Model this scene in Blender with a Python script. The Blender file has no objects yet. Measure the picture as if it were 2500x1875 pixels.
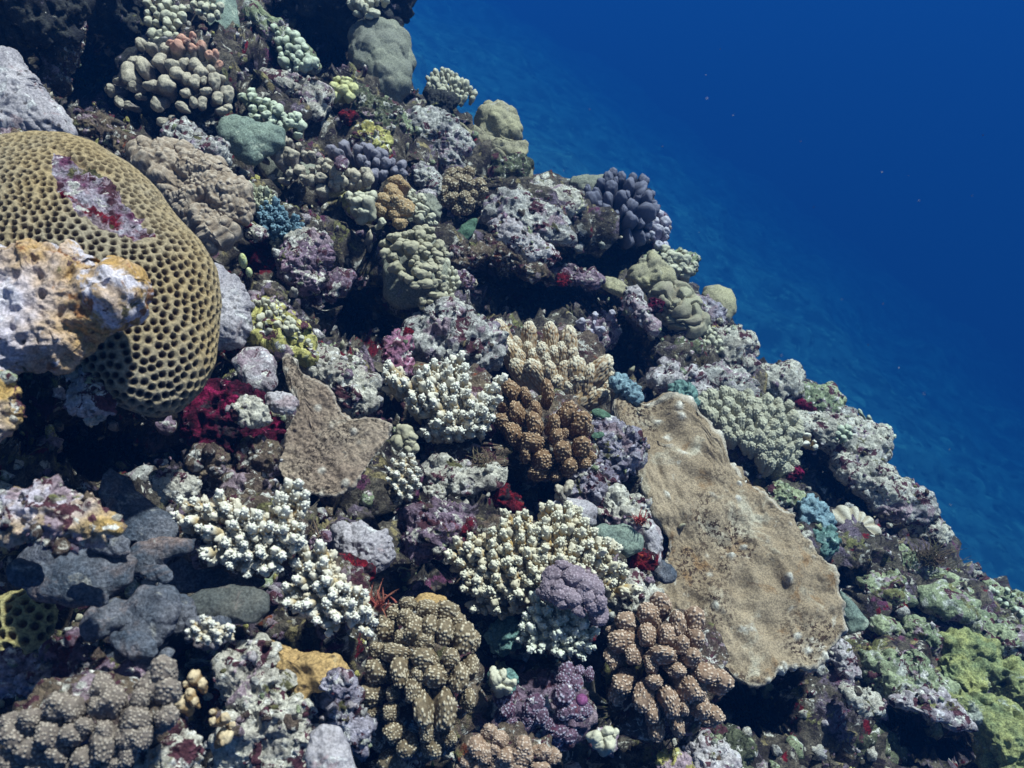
import bpy, bmesh, math, random
import numpy as np
from mathutils import Vector, Matrix

# ------------------------------------------------------------------ camera, world, sun, exposure
scn = bpy.context.scene
COL = scn.collection
W, H = 2500.0, 1875.0
HFOV = math.radians(60.0)
TAN = math.tan(HFOV / 2)
PITCH = math.radians(28.0)
R_ = np.array([1.0, 0, 0])
F_ = np.array([0, math.cos(PITCH), -math.sin(PITCH)])
U_ = np.array([0, math.sin(PITCH), math.cos(PITCH)])

cam_d = bpy.data.cameras.new('camera')
cam_d.sensor_width = 36.0
cam_d.lens = 18.0 / TAN
cam_d.clip_start = 0.02
cam_d.clip_end = 400
cam_d.dof.use_dof = True
cam_d.dof.focus_distance = 1.45
cam_d.dof.aperture_fstop = 10.0
cam = bpy.data.objects.new('camera', cam_d)
COL.objects.link(cam)
cam.location = (0, 0, 0)
cam.rotation_euler = (math.pi / 2 - PITCH, 0, 0)
scn.camera = cam

SUN = Vector((0.38, 0.10, 0.92)).normalized()        # towards the sun
sun_d = bpy.data.lights.new('sun', 'SUN')
sun_d.energy = 5.0
sun_d.angle = math.radians(3.0)
sun_d.color = (1.0, 0.995, 0.97)
sun = bpy.data.objects.new('sun', sun_d)
COL.objects.link(sun)
sun.rotation_euler = SUN.to_track_quat('Z', 'Y').to_euler()

world = bpy.data.worlds.new('World')
scn.world = world
world.use_nodes = True
wn = world.node_tree
sky = wn.nodes.new('ShaderNodeTexSky')
sky.sky_type = 'NISHITA'
sky.sun_disc = False
sky.sun_elevation = math.asin(SUN.z)
sky.sun_rotation = math.atan2(SUN.x, SUN.y)
wn.links.new(sky.outputs[0], wn.nodes['Background'].inputs[0])
wn.nodes['Background'].inputs[1].default_value = 0.05

scn.view_settings.view_transform = 'Standard'
scn.view_settings.look = 'None'
scn.view_settings.exposure = 0.34
scn.view_settings.gamma = 1.0
scn.view_settings.use_curve_mapping = False
try:
    scn.cycles.max_bounces = 5
    scn.cycles.diffuse_bounces = 1
    scn.cycles.glossy_bounces = 1
    scn.cycles.volume_bounces = 0
    scn.cycles.transparent_max_bounces = 6
    scn.cycles.use_denoising = True
except Exception:
    pass

# ------------------------------------------------------------------ small maths
random.seed(11)
rng = np.random.default_rng(11)

def at(px, py, zd):
    x = (px - W / 2) / W * 2 * TAN
    y = -(py - H / 2) / W * 2 * TAN
    return zd * (F_ + x * R_ + y * U_)

def mpp(zd):                                            # metres per photograph pixel at a depth
    return zd * 2 * TAN / W

def _hash(ix, iy, iz, s):
    with np.errstate(over='ignore'):
        n = (ix.astype(np.uint32) * np.uint32(374761393) + iy.astype(np.uint32) * np.uint32(668265263)
             + iz.astype(np.uint32) * np.uint32(2246822519) + np.uint32((s * 3266489917) & 0xffffffff))
        n = (n ^ (n >> np.uint32(13))) * np.uint32(1274126177)
        n = (n ^ (n >> np.uint32(15))) * np.uint32(2654435761)
        n = n ^ (n >> np.uint32(16))
    return n.astype(np.float64) / 4294967295.0

def vnoise(P, s=0):
    P = P + 1000.0
    I = np.floor(P).astype(np.int64)
    f = P - I
    f = f * f * f * (f * (f * 6 - 15) + 10)
    r = 0
    for dx in (0, 1):
        wx = f[:, 0] if dx else 1 - f[:, 0]
        for dy in (0, 1):
            wy = f[:, 1] if dy else 1 - f[:, 1]
            for dz in (0, 1):
                wz = f[:, 2] if dz else 1 - f[:, 2]
                r = r + wx * wy * wz * _hash(I[:, 0] + dx, I[:, 1] + dy, I[:, 2] + dz, s)
    return r * 2 - 1

def fbm(P, o=4, s=0, g=0.5):
    a, r, k = 1.0, 0, 1.0
    for i in range(o):
        r = r + a * vnoise(P * k + 7.3 * i, s + i)
        a *= g
        k *= 2.07
    return r

def ridged(P, o=3, s=0):
    a, r, k = 1.0, 0, 1.0
    for i in range(o):
        r = r + a * (1 - 2 * np.abs(vnoise(P * k + 3.1 * i, s + i)))
        a *= 0.5
        k *= 2.1
    return r

def worley(P, s=0, jit=1.0):
    P = P + 1000.0
    I = np.floor(P).astype(np.int64)
    f1 = np.full(len(P), 9.0)
    f2 = np.full(len(P), 9.0)
    idd = np.zeros(len(P))
    for dx in (-1, 0, 1):
        for dy in (-1, 0, 1):
            for dz in (-1, 0, 1):
                a, b, c = I[:, 0] + dx, I[:, 1] + dy, I[:, 2] + dz
                qx = a + 0.5 + jit * (_hash(a, b, c, s) - .5)
                qy = b + 0.5 + jit * (_hash(a, b, c, s + 1) - .5)
                qz = c + 0.5 + jit * (_hash(a, b, c, s + 2) - .5)
                d = np.sqrt((P[:, 0] - qx) ** 2 + (P[:, 1] - qy) ** 2 + (P[:, 2] - qz) ** 2)
                nearer = d < f1
                f2 = np.where(nearer, f1, np.minimum(f2, d))
                idd = np.where(nearer, _hash(a, b, c, s + 5), idd)
                f1 = np.where(nearer, d, f1)
    return f1, f2, idd

def sstep(a, b, x):
    t = np.clip((x - a) / (b - a), 0, 1)
    return t * t * (3 - 2 * t)

_ico = {}
def ico(level):
    if level not in _ico:
        bm = bmesh.new()
        bmesh.ops.create_icosphere(bm, subdivisions=level, radius=1.0)
        V = np.array([v.co[:] for v in bm.verts])
        Fc = np.array([[v.index for v in f.verts] for f in bm.faces], dtype=np.int32)
        bm.free()
        _ico[level] = (V, Fc)
    V, Fc = _ico[level]
    return V.copy(), Fc

_cut = {}
def cut_back(S, Fc, level):
    if level not in _cut:
        keep = S[:, 2] > -.55
        fk = keep[Fc].all(axis=1)
        F2 = Fc[fk]
        used = np.zeros(len(S), bool)
        used[F2.ravel()] = True
        new = np.cumsum(used) - 1
        _cut[level] = (used, new[F2].astype(np.int32))
    used, F2 = _cut[level]
    return S[used], F2

def vnorm(V, Fc):
    a, b, c = V[Fc[:, 0]], V[Fc[:, 1]], V[Fc[:, 2]]
    n = np.cross(b - a, c - a)
    out = np.zeros_like(V)
    for k in range(3):
        idx = Fc.ravel()
        out[:, k] = np.bincount(idx, weights=np.repeat(n[:, k], Fc.shape[1]), minlength=len(V))
    return out / (np.linalg.norm(out, axis=1, keepdims=True) + 1e-12)

def mk_mesh(name, V, Fc, mat=None, tip=None, smooth=True):
    me = bpy.data.meshes.new(name)
    n, m, k = len(V), len(Fc), Fc.shape[1]
    me.vertices.add(n)
    me.vertices.foreach_set('co', np.ascontiguousarray(V, dtype=np.float32).ravel())
    me.loops.add(m * k)
    me.loops.foreach_set('vertex_index', np.ascontiguousarray(Fc, dtype=np.int32).ravel())
    me.polygons.add(m)
    me.polygons.foreach_set('loop_start', np.arange(0, m * k, k, dtype=np.int32))
    me.polygons.foreach_set('loop_total', np.full(m, k, dtype=np.int32))
    me.update(calc_edges=True)
    me.polygons.foreach_set('use_smooth', np.full(m, smooth, dtype=bool))
    if tip is not None:
        at_ = me.attributes.new('tip', 'FLOAT', 'POINT')
        at_.data.foreach_set('value', np.ascontiguousarray(tip, dtype=np.float32))
    if mat is not None:
        me.materials.append(mat)
    return me

def link(name, me, parent=None, label=None, cat=None, group=None, kind=None, loc=None):
    o = bpy.data.objects.new(name, me)
    COL.objects.link(o)
    if loc is not None:
        o.location = Vector([float(q) for q in loc])
    if parent is not None:
        o.parent = parent
    if label:
        o['label'] = label
    if cat:
        o['category'] = cat
    if group:
        o['group'] = group
    if kind:
        o['kind'] = kind
    return o

# ------------------------------------------------------------------ materials
def material(name, a, b, sc=25, tip=None, patches=(), bump=0.35, bsc=180, rough=0.75, pores=0, grain=0.35, mottle=0, speck=None):
    m = bpy.data.materials.new(name)
    m.use_nodes = True
    nt = m.node_tree
    N, L = nt.nodes, nt.links
    bsdf = N['Principled BSDF']
    bsdf.inputs['Roughness'].default_value = rough
    bsdf.inputs['Specular IOR Level'].default_value = 0.12
    geo = N.new('ShaderNodeNewGeometry')

    def noise(scale, detail=4.0, rg=0.6, off=0.0, dist=0.0):
        t = N.new('ShaderNodeTexNoise')
        t.inputs['Scale'].default_value = scale
        t.inputs['Detail'].default_value = detail
        t.inputs['Roughness'].default_value = rg
        t.inputs['Distortion'].default_value = dist
        if off:
            v = N.new('ShaderNodeVectorMath')
            v.operation = 'ADD'
            v.inputs[1].default_value = (off, off * 1.7, -off)
            L.new(geo.outputs['Position'], v.inputs[0])
            L.new(v.outputs[0], t.inputs['Vector'])
        else:
            L.new(geo.outputs['Position'], t.inputs['Vector'])
        return t.outputs['Fac']

    def rng_(fac, lo, hi, a0=0.0, a1=1.0):
        r = N.new('ShaderNodeMapRange')
        r.inputs[1].default_value = lo
        r.inputs[2].default_value = hi
        r.inputs[3].default_value = a0
        r.inputs[4].default_value = a1
        L.new(fac, r.inputs[0])
        return r.outputs[0]

    def mix(fac, c1, c2, blend='MIX'):
        x = N.new('ShaderNodeMix')
        x.data_type = 'RGBA'
        x.blend_type = blend
        if isinstance(fac, float):
            x.inputs[0].default_value = fac
        else:
            L.new(fac, x.inputs[0])
        for s, c in ((6, c1), (7, c2)):
            if isinstance(c, tuple):
                x.inputs[s].default_value = (*c, 1)
            else:
                L.new(c, x.inputs[s])
        return x.outputs[2]
    col = mix(rng_(noise(sc), 0.38, 0.62), a, b)
    for i, (pc, ps, th, sf) in enumerate(patches):
        col = mix(rng_(noise(ps, 5.0, 0.65, 3.7 * (i + 1), 0.6), th, th + sf), col, pc)
    if speck is not None:                                   # clusters of fine dark specks
        a1 = rng_(noise(speck[0], 3.0, 0.6, 5.5), .42, .58)
        a2 = rng_(noise(speck[1], 2.0, 0.7, 2.5), .50, .58)
        mm = N.new('ShaderNodeMath')
        mm.operation = 'MULTIPLY'
        L.new(a1, mm.inputs[0])
        L.new(a2, mm.inputs[1])
        col = mix(mm.outputs[0], col, speck[2])
    if tip is not None:
        an = N.new('ShaderNodeAttribute')
        an.attribute_name = 'tip'
        col = mix(an.outputs['Fac'], col, tip)
    if pores:
        vo = N.new('ShaderNodeTexVoronoi')
        vo.inputs['Scale'].default_value = pores
        L.new(geo.outputs['Position'], vo.inputs['Vector'])
        col = mix(rng_(vo.outputs['Distance'], 0.10, 0.22, 0.8, 0.0), col, (0.03, 0.022, 0.02))
    if mottle:
        g = rng_(noise(95, 4.0, 0.7, 6.6), 0.38, 0.62, 1 - mottle * .9, 1 + mottle)
        gm = N.new('ShaderNodeVectorMath')
        gm.operation = 'SCALE'
        L.new(col, gm.inputs[0])
        L.new(g, gm.inputs['Scale'])
        col = gm.outputs[0]
    if grain:
        g = rng_(noise(330, 2.0, 0.7, 9.1), 0.38, 0.62, 1 - grain, 1 + grain)
        gm = N.new('ShaderNodeVectorMath')
        gm.operation = 'SCALE'
        L.new(col, gm.inputs[0])
        L.new(g, gm.inputs['Scale'])
        col = gm.outputs[0]
    L.new(col, bsdf.inputs['Base Color'])
    if bump:
        bp = N.new('ShaderNodeBump')
        bp.inputs['Strength'].default_value = bump
        bp.inputs['Distance'].default_value = 0.006 if not mottle else 0.012
        L.new(noise(bsc, 5.0, 0.7, 1.3), bp.inputs['Height'])
        L.new(bp.outputs[0], bsdf.inputs['Normal'])
    return m

MAUVE, PURPLE, CRIM = (.25, .20, .25), (.13, .045, .09), (.15, .010, .02)
CREAM, GREYL, OLIVE = (.62, .58, .50), (.46, .44, .46), (.20, .19, .08)
DARK, RUST, WHITE = (.035, .025, .03), (.20, .06, .03), (.78, .76, .72)
TEAL, PINK = (.16, .30, .27), (.45, .22, .32)
MT = {}
def defmat(key, *a, **k):
    if key.endswith('_rock') or key in ('reef_crust', 'lilac_spiky', 'yellow_crust', 'dark_crust', 'honeycomb_dead'):
        k.setdefault('mottle', .38)
        k.setdefault('grain', .28)
        if key in ('lilac_rock', 'ochre_rock', 'cream_rock'):
            k['mottle'] = .30
        if key not in ('dark_crust', 'reef_crust'):
            k['patches'] = tuple(k.get('patches', ())) + (((.09, .035, .045), 30, .565, .02), ((.33, .245, .275), 15, .58, .03), ((.66, .63, .57), 48, .60, .03), ((.12, .11, .05), 22, .62, .03))
    MT[key] = material(key, *a, **k)
defmat('reef_crust', (.15, .125, .095), (.028, .022, .022), sc=22, bump=.9, bsc=120, pores=95, patches=(  # base tone kept low: shade of the gaps is put into it
    ((.17,.13,.17), 9, .56, .05), (PURPLE, 14, .62, .04), (OLIVE, 11, .60, .05), (CREAM, 30, .58, .06), (CRIM, 16, .62, .03), ((.30, .24, .12), 19, .60, .05),
    (DARK, 45, .56, .05), (WHITE, 60, .65, .05)))
defmat('dark_crust', (.06, .06, .055), (.025, .025, .03), sc=18, bump=.9, bsc=110, patches=(  # near-black tone puts the shade of the upper ledges into the colour
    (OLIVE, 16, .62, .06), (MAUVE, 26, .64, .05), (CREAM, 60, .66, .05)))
defmat('cream_rock', (.60, .56, .47), (.40, .36, .31), sc=22, bump=.7, bsc=150, pores=75, patches=(
    (MAUVE, 14, .63, .06), (OLIVE, 20, .64, .05), (WHITE, 40, .60, .08), (RUST, 24, .70, .04), (DARK, 55, .64, .05)))
defmat('grey_rock', (.50, .48, .44), (.28, .26, .255), sc=22, bump=.7, bsc=150, pores=85, patches=(
    (MAUVE, 16, .58, .07), (CREAM, 35, .58, .08), (DARK, 60, .62, .05)))
defmat('lilac_rock', (.52, .48, .47), (.31, .26, .28), sc=20, bump=.55, bsc=140, pores=60, patches=(
    ((.62, .58, .60), 30, .56, .08), (OLIVE, 13, .66, .05), (PURPLE, 24, .66, .05)))
defmat('lilac_spiky', (.44, .40, .46), (.20, .17, .22), sc=30, bump=.9, bsc=120, pores=70, patches=(
    (WHITE, 40, .60, .06), (DARK, 44, .58, .05), (CRIM, 16, .69, .03)))
defmat('ochre_rock', (.46, .30, .11), (.50, .42, .42), sc=11, bump=.7, bsc=110, pores=60, patches=(
    ((.56, .50, .56), 13, .54, .05), (RUST, 24, .62, .05), (OLIVE, 16, .66, .04), (WHITE, 50, .66, .05)))
defmat('purple_rock', (.27, .19, .25), (.13, .085, .11), sc=18, bump=.8, bsc=130, pores=80, patches=(
    ((.42, .27, .34), 24, .58, .06), (CREAM, 40, .56, .05), (CRIM, 17, .66, .04), (DARK, 40, .60, .05)))
defmat('pink_rock', (.38, .13, .20), (.22, .13, .19), sc=20, bump=.6, bsc=130, pores=60, patches=(
    ((.50, .36, .44), 30, .60, .06), (DARK, 40, .64, .05)))
defmat('brown_turf_rock', (.20, .15, .10), (.10, .07, .06), sc=20, bump=1.0, bsc=110, patches=(
    (CREAM, 60, .58, .06), (RUST, 20, .62, .05), (OLIVE, 14, .60, .05)))
defmat('green_rock', (.14, .15, .09), (.07, .075, .05), sc=16, bump=1.0, bsc=90, patches=(
    ((.34, .36, .22), 34, .58, .05), (CREAM, 50, .64, .05), (MAUVE, 22, .67, .05), (DARK, 40, .6, .05)))
defmat('mossy_rock', (.40, .43, .26), (.22, .26, .16), sc=16, bump=.8, bsc=120, pores=60, patches=(
    ((.50, .50, .44), 24, .56, .06), (OLIVE, 14, .60, .05), (MAUVE, 18, .64, .05), (CRIM, 15, .72, .03)))
defmat('yellow_green_coral', (.38, .38, .15), (.22, .26, .13), sc=22, bump=.7, mottle=.3, bsc=180, pores=0, patches=(
    ((.40, .42, .36), 12, .60, .06),))
defmat('yellow_crust', (.50, .46, .16), (.36, .31, .10), sc=22, bump=.6, bsc=150, patches=(
    ((.70, .70, .50), 34, .56, .06), (MAUVE, 20, .64, .05), (OLIVE, 30, .60, .05)))
defmat('crimson_sponge', (.12, .006, .028), (.025, .004, .012), sc=34, bump=1.0, bsc=100, mottle=.7, patches=(
    ((.40, .25, .28), 70, .63, .04), (DARK, 30, .56, .05), ((.24, .012, .06), 24, .58, .05)))
defmat('red_sponge', (.24, .012, .022), (.05, .006, .012), sc=50, bump=1.0, bsc=110, mottle=.6, patches=(((.34, .06, .03), 60, .62, .05), (DARK, 45, .55, .05), (CREAM, 80, .66, .04)))
defmat('honeycomb', (.39, .29, .155), (.34, .285, .20), sc=6, tip=(.055, .028, .012), bump=.6, bsc=240, grain=.25)
defmat('honeycomb_dead', (.52, .48, .54), (.15, .05, .10), sc=34, bump=1.0, bsc=110, patches=(
    (CRIM, 20, .55, .05), (DARK, 50, .60, .05), (WHITE, 55, .63, .05)))
defmat('yellow_honeycomb', (.42, .36, .15), (.30, .26, .12), sc=12, tip=(.10, .055, .015), bump=.3, bsc=220)
defmat('tan_plate', (.37, .285, .195), (.27, .20, .13), sc=9, tip=(.76, .72, .64), bump=.55, bsc=210, patches=(
    ((.25, .15, .075), 15, .58, .09), ((.47, .41, .31), 10, .58, .1), ((.55, .50, .42), 16, .63, .08)), grain=.3, speck=(7, 150, (.06, .035, .022)))
defmat('small_plate', (.36, .28, .21), (.27, .20, .15), sc=14, tip=(.62, .56, .48), bump=.7, bsc=190, patches=(
    ((.50, .45, .36), 18, .60, .1),), grain=.3, speck=(14, 230, (.07, .05, .035)))
defmat('brown_lobes', (.15, .080, .038), (.20, .115, .06), sc=40, tip=(.52, .37, .24), bump=.2, bsc=300, grain=.25)
defmat('tan_lobes', (.13, .09, .05), (.16, .115, .065), sc=40, tip=(.58, .49, .35), bump=.2, bsc=300, grain=.25)
defmat('rosy_lobes', (.22, .135, .088), (.28, .18, .12), sc=40, tip=(.62, .48, .37), bump=.2, bsc=300, grain=.25)
defmat('beige_digits', (.30, .17, .08), (.38, .25, .13), sc=40, tip=(.68, .60, .46), bump=.2, bsc=300, grain=.2)
defmat('white_branches', (.38, .25, .10), (.52, .40, .22), sc=40, tip=(.78, .75, .65), bump=.15, bsc=300, grain=.12)
defmat('cream_branches', (.38, .22, .06), (.52, .35, .13), sc=40, tip=(.72, .68, .54), bump=.15, bsc=300, grain=.15)
defmat('pale_green_branches', (.32, .31, .18), (.40, .38, .24), sc=40, tip=(.74, .74, .62), bump=.2, bsc=300, grain=.2)
defmat('mauve_tuft', (.17, .125, .15), (.22, .17, .20), sc=30, tip=(.42, .34, .38), bump=.3, bsc=260, grain=.2)
defmat('blue_tuft', (.06, .09, .11), (.08, .12, .12), sc=30, tip=(.19, .30, .36), bump=.2, bsc=300)
defmat('olive_tuft', (.20, .20, .12), (.26, .25, .15), sc=30, tip=(.50, .50, .36), bump=.2, bsc=300)
defmat('tan_tuft', (.22, .16, .11), (.28, .21, .15), sc=30, tip=(.50, .41, .32), bump=.3, bsc=300, grain=.2)
defmat('orange_tuft', (.30, .18, .08), (.38, .25, .12), sc=30, tip=(.60, .47, .30), bump=.2, bsc=300, grain=.2)
defmat('grey_tuft', (.15, .12, .10), (.20, .16, .135), sc=25, tip=(.44, .37, .30), bump=.3, bsc=260, grain=.2)
defmat('olive_knobs', (.33, .30, .19), (.27, .25, .18), sc=30, tip=(.44, .40, .28), bump=.15, bsc=300, grain=.12)
defmat('beige_knobs', (.30, .26, .21), (.25, .21, .19), sc=30, tip=(.47, .41, .31), bump=.25, bsc=260, grain=.25)
defmat('cream_knobs', (.36, .33, .24), (.42, .40, .30), sc=30, tip=(.58, .55, .41), bump=.2, bsc=300, grain=.15)
defmat('mint_knobs', (.23, .26, .17), (.28, .30, .20), sc=30, tip=(.58, .62, .47), bump=.2, bsc=300, grain=.15)
defmat('peach_knobs', (.28, .24, .20), (.33, .29, .24), sc=30, tip=(.66, .36, .26), bump=.2, bsc=300, grain=.15)
defmat('slate_knobs', (.045, .045, .065), (.065, .062, .085), sc=30, tip=(.18, .175, .225), bump=.15, bsc=300, grain=.12)
defmat('violet_knobs', (.14, .12, .15), (.18, .16, .19), sc=30, tip=(.27, .25, .29), bump=.2, bsc=300, grain=.15)
defmat('yellow_knobs', (.24, .22, .07), (.32, .29, .10), sc=30, tip=(.62, .60, .30), bump=.2, bsc=300, grain=.15)
defmat('lavender_knobs', (.34, .30, .38), (.26, .22, .30), sc=30, tip=(.54, .50, .56), bump=.3, bsc=240, grain=.2)
defmat('grape_nodules', (.13, .06, .10), (.08, .03, .055), sc=60, tip=(.44, .40, .48), bump=.8, bsc=140, patches=((WHITE, 90, .60, .05), (CRIM, 34, .62, .05)))
defmat('slate_crust', (.15, .15, .17), (.07, .085, .11), sc=16, bump=.6, bsc=150, mottle=.28, patches=(
    ((.21, .155, .14), 10, .52, .10), ((.30, .29, .27), 26, .61, .06), ((.06, .07, .09), 22, .58, .08)), grain=.35)
defmat('dark_dome', (.085, .09, .085), (.12, .115, .10), sc=16, bump=.3, bsc=200, patches=(((.20, .15, .13), 20, .60, .08),))
defmat('olive_dome', (.25, .25, .19), (.20, .20, .165), sc=14, bump=.25, bsc=220, patches=(((.38, .36, .26), 18, .60, .1),))
defmat('mustard_dome', (.38, .34, .21), (.30, .265, .18), sc=14, bump=.3, bsc=220, patches=(((.45, .43, .38), 22, .62, .08),))
defmat('brain', (.38, .35, .24), (.30, .26, .19), sc=20, tip=(.20, .16, .11), bump=.25, bsc=240, grain=.2)
defmat('sage_dome', (.24, .29, .23), (.16, .20, .17), sc=16, bump=.5, bsc=170, patches=(((.42, .46, .36), 24, .60, .07),))
defmat('pale_lilac', (.46, .42, .43), (.31, .28, .30), sc=18, bump=.5, bsc=150, pores=55, grain=.3, patches=((.33, .26, .27), 26, .58, .06) and (((.33, .26, .27), 26, .58, .06), ((.62, .60, .58), 34, .58, .07), ((.16, .09, .09), 34, .65, .03)))
defmat('ochre_crust', (.44, .27, .10), (.52, .46, .50), sc=9, bump=.6, bsc=120, pores=60, grain=.3, patches=(((.58, .53, .57), 13, .52, .05), ((.30, .14, .06), 24, .60, .05), ((.16, .13, .06), 20, .63, .04), ((.10, .06, .06), 40, .62, .04)))
defmat('orange_mound', (.50, .33, .14), (.36, .23, .10), sc=10, bump=.35, bsc=200, pores=85, patches=(((.50, .44, .28), 10, .58, .1),))
defmat('sky_blue_sponge', (.25, .35, .39), (.16, .24, .28), sc=30, bump=.5, bsc=180, patches=(((.45, .60, .62), 50, .60, .07),))
defmat('teal_sponge', (.17, .28, .25), (.11, .19, .17), sc=24, bump=.5, bsc=170, patches=(((.40, .52, .46), 36, .60, .07), (DARK, 44, .66, .05)))
defmat('beige_fold', (.42, .36, .26), (.34, .28, .20), sc=24, tip=(.56, .50, .40), bump=.2, bsc=240, grain=.2)
defmat('tunicate_yellow', (.62, .62, .22), (.55, .62, .40), sc=60, tip=(.02, .03, .02), bump=.1)
defmat('tunicate_violet', (.22, .07, .17), (.17, .05, .13), sc=60, tip=(.03, .01, .03), bump=.1)
defmat('green_leaf', (.07, .13, .09), (.10, .17, .11), sc=20, bump=.3, bsc=160)
defmat('turf_blades', (.12, .11, .06), (.20, .13, .09), sc=30, bump=0)
defmat('red_weed', (.30, .05, .05), (.36, .16, .10), sc=30, bump=0)
defmat('far_reef', (.15, .25, .27), (.06, .11, .14), sc=1.1, bump=0, patches=(((.24, .36, .34), 1.8, .55, .10), ((.04, .07, .09), 2.8, .56, .08)), grain=0)  # blue-green tint of distant water painted into the slope's colour
defmat('sand', (.40, .38, .32), (.30, .28, .24), sc=.5, bump=0, grain=0)

# ------------------------------------------------------------------ the reef slope: depth of its surface along each line of sight
CAVES = [  # px, py, rx, ry, rotation, depth in metres
    (1290, 720, 170, 80, -10, .55), (1480, 850, 120, 70, -30, .45), (860, 780, 120, 90, -30, .55), (760, 720, 60, 60, 0, .2),
    (190, 1090, 250, 100, -5, .55), (1030, 1400, 80, 70, 0, .40), (2010, 1180, 200, 50, -42, .42), (2240, 1790, 120, 70, -20, .45),
    (1800, 1740, 110, 120, 0, .45), (200, 180, 190, 120, -30, .55), (740, 180, 90, 110, -20, .45), (790, 1250, 70, 50, 0, .35),
    (580, 1400, 110, 26, -25, .22), (570, 900, 70, 50, 0, .32), (600, 650, 50, 80, 0, .35), (1450, 640, 120, 45, -10, .40),
    (650, 60, 60, 60, 0, .4), (870, 40, 130, 60, 0, .5), (920, 560, 60, 90, 0, .22), (1100, 360, 60, 50, 0, .18),
    (640, 300, 50, 40, 0, .1), (1180, 1130, 60, 40, 0, .16), (1200, 1480, 60, 40, 0, .2), (1490, 1740, 90, 100, 0, .3),
    (880, 1800, 60, 70, 0, .2), (1280, 1160, 60, 40, 0, .22), (2100, 1560, 60, 40, -30, .15), (1970, 1450, 60, 60, 0, .25),
    (600, 1820, 40, 40, 0, .16), (700, 1180, 60, 40, 0, .1), (1600, 960, 50, 30, 0, .12), (1870, 1290, 60, 60, -40, .1),
    (1000, 250, 60, 50, 0, .2), (610, 205, 50, 50, 0, .35), (815, 130, 50, 90, 0, .4), (820, 300, 40, 30, 0, .2), (560, 250, 40, 30, 0, .2), (1010, 330, 30, 40, 0, .2),
    (700, 530, 60, 30, 0, .22), (680, 640, 40, 40, 0, .22), (960, 450, 30, 30, 0, .15), (1150, 470, 30, 40, 0, .15), (930, 1230, 50, 50, 0, .3), (1330, 1180, 30, 50, 0, .2),
    (500, 1120, 60, 50, 0, .15), (1390, 1620, 40, 60, 0, .25), (1090, 1560, 30, 60, 0, .2), (470, 1640, 40, 60, 0, .2), (2060, 1440, 40, 60, 0, .2), (2180, 1490, 50, 30, -30, .15), (1330, 1520, 50, 50, 0, .1),
]
def base_depth(px, py):
    px, py = np.asarray(px, float), np.asarray(py, float)
    return 1.0 / np.clip(.571 - 2.04e-4 * px + 2.87e-4 * py, .25, 1.4)

def caves(px, py):
    e = 0
    for cx, cy, rx, ry, rot, d in CAVES:
        a = math.radians(-rot)
        dx, dy = px - cx, py - cy
        u = (dx * math.cos(a) + dy * math.sin(a)) / rx
        v = (-dx * math.sin(a) + dy * math.cos(a)) / ry
        e = np.maximum(e, d * np.exp(-(u * u + v * v) ** 1.4))
    return e

EDGE = [(-400, 1000), (0, 955), (150, 900), (260, 1040), (350, 1200), (445, 1250), (475, 1370), (560, 1560), (650, 1610), (780, 1720),
        (900, 1830), (960, 1960), (1050, 2080), (1150, 2140), (1250, 2225), (1330, 2260), (1400, 2350), (1460, 2450), (1600, 2700),
        (1875, 2950), (2300, 3200)]
def edge_x(py):
    return np.interp(py, [e[0] for e in EDGE], [e[1] for e in EDGE])

def build_reef():
    nu, nw, nv = 460, 22, 370
    ys = np.linspace(-380, 2260, nv)
    V = []
    tt = np.linspace(0, 1, nu)
    for j, y in enumerate(ys):
        ex = edge_x(y)
        x0 = -700.0
        x = x0 + (ex - x0) * tt
        d = base_depth(x, y) * 1.018 + caves(x, y) + 0.16 * sstep(.93, 1.0, tt) ** 2
        k = np.linspace(0, 1, nw + 1)[1:]
        xb = ex + 18 * np.sin(np.pi * np.minimum(k * 2, 1)) - 260 * k
        db = d[-1] + 2.6 * k
        X = np.concatenate([x, xb])
        Dp = np.concatenate([d, db])
        xx = (X - W / 2) / W * 2 * TAN
        yy = -(y - H / 2) / W * 2 * TAN
        V.append(Dp[:, None] * (F_[None] + xx[:, None] * R_[None] + yy * U_[None]))
    V = np.array(V)
    n1 = nu + nw
    V = V.reshape(-1, 3)
    j, i = np.meshgrid(np.arange(nv - 1), np.arange(n1 - 1), indexing='ij')
    a = (j * n1 + i).ravel()
    Fc = np.stack([a, a + n1, a + n1 + 1, a + 1], 1)
    N = vnorm(V, Fc)
    f1, f2, idd = worley(V / .085 + .35 * fbm(V / .05, 2, 3)[:, None], 21)
    d = .034 * (1 - f1 * 1.3) * (.4 + idd)
    f1, f2, idd = worley(V / .030, 31)
    d += .014 * (.8 - f1) * (.2 + idd)
    d += .045 * fbm(V / .14, 4, 5) + .010 * ridged(V / .026, 3, 9)
    f1, _, idd = worley(V / .05, 41)
    d -= .045 * sstep(.42, .1, f1) * (idd > .45)
    V2 = V + N * d[:, None]
    link('reef_slope', mk_mesh('reef_slope', V2, Fc, MT['reef_crust']), kind='structure')
    return V2, N

REEF_V, REEF_N = build_reef()

def plane_basis(n):
    e1 = np.cross(n, [0, 0, 1.0])
    e1 /= np.linalg.norm(e1)
    return e1, np.cross(n, e1)

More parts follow.
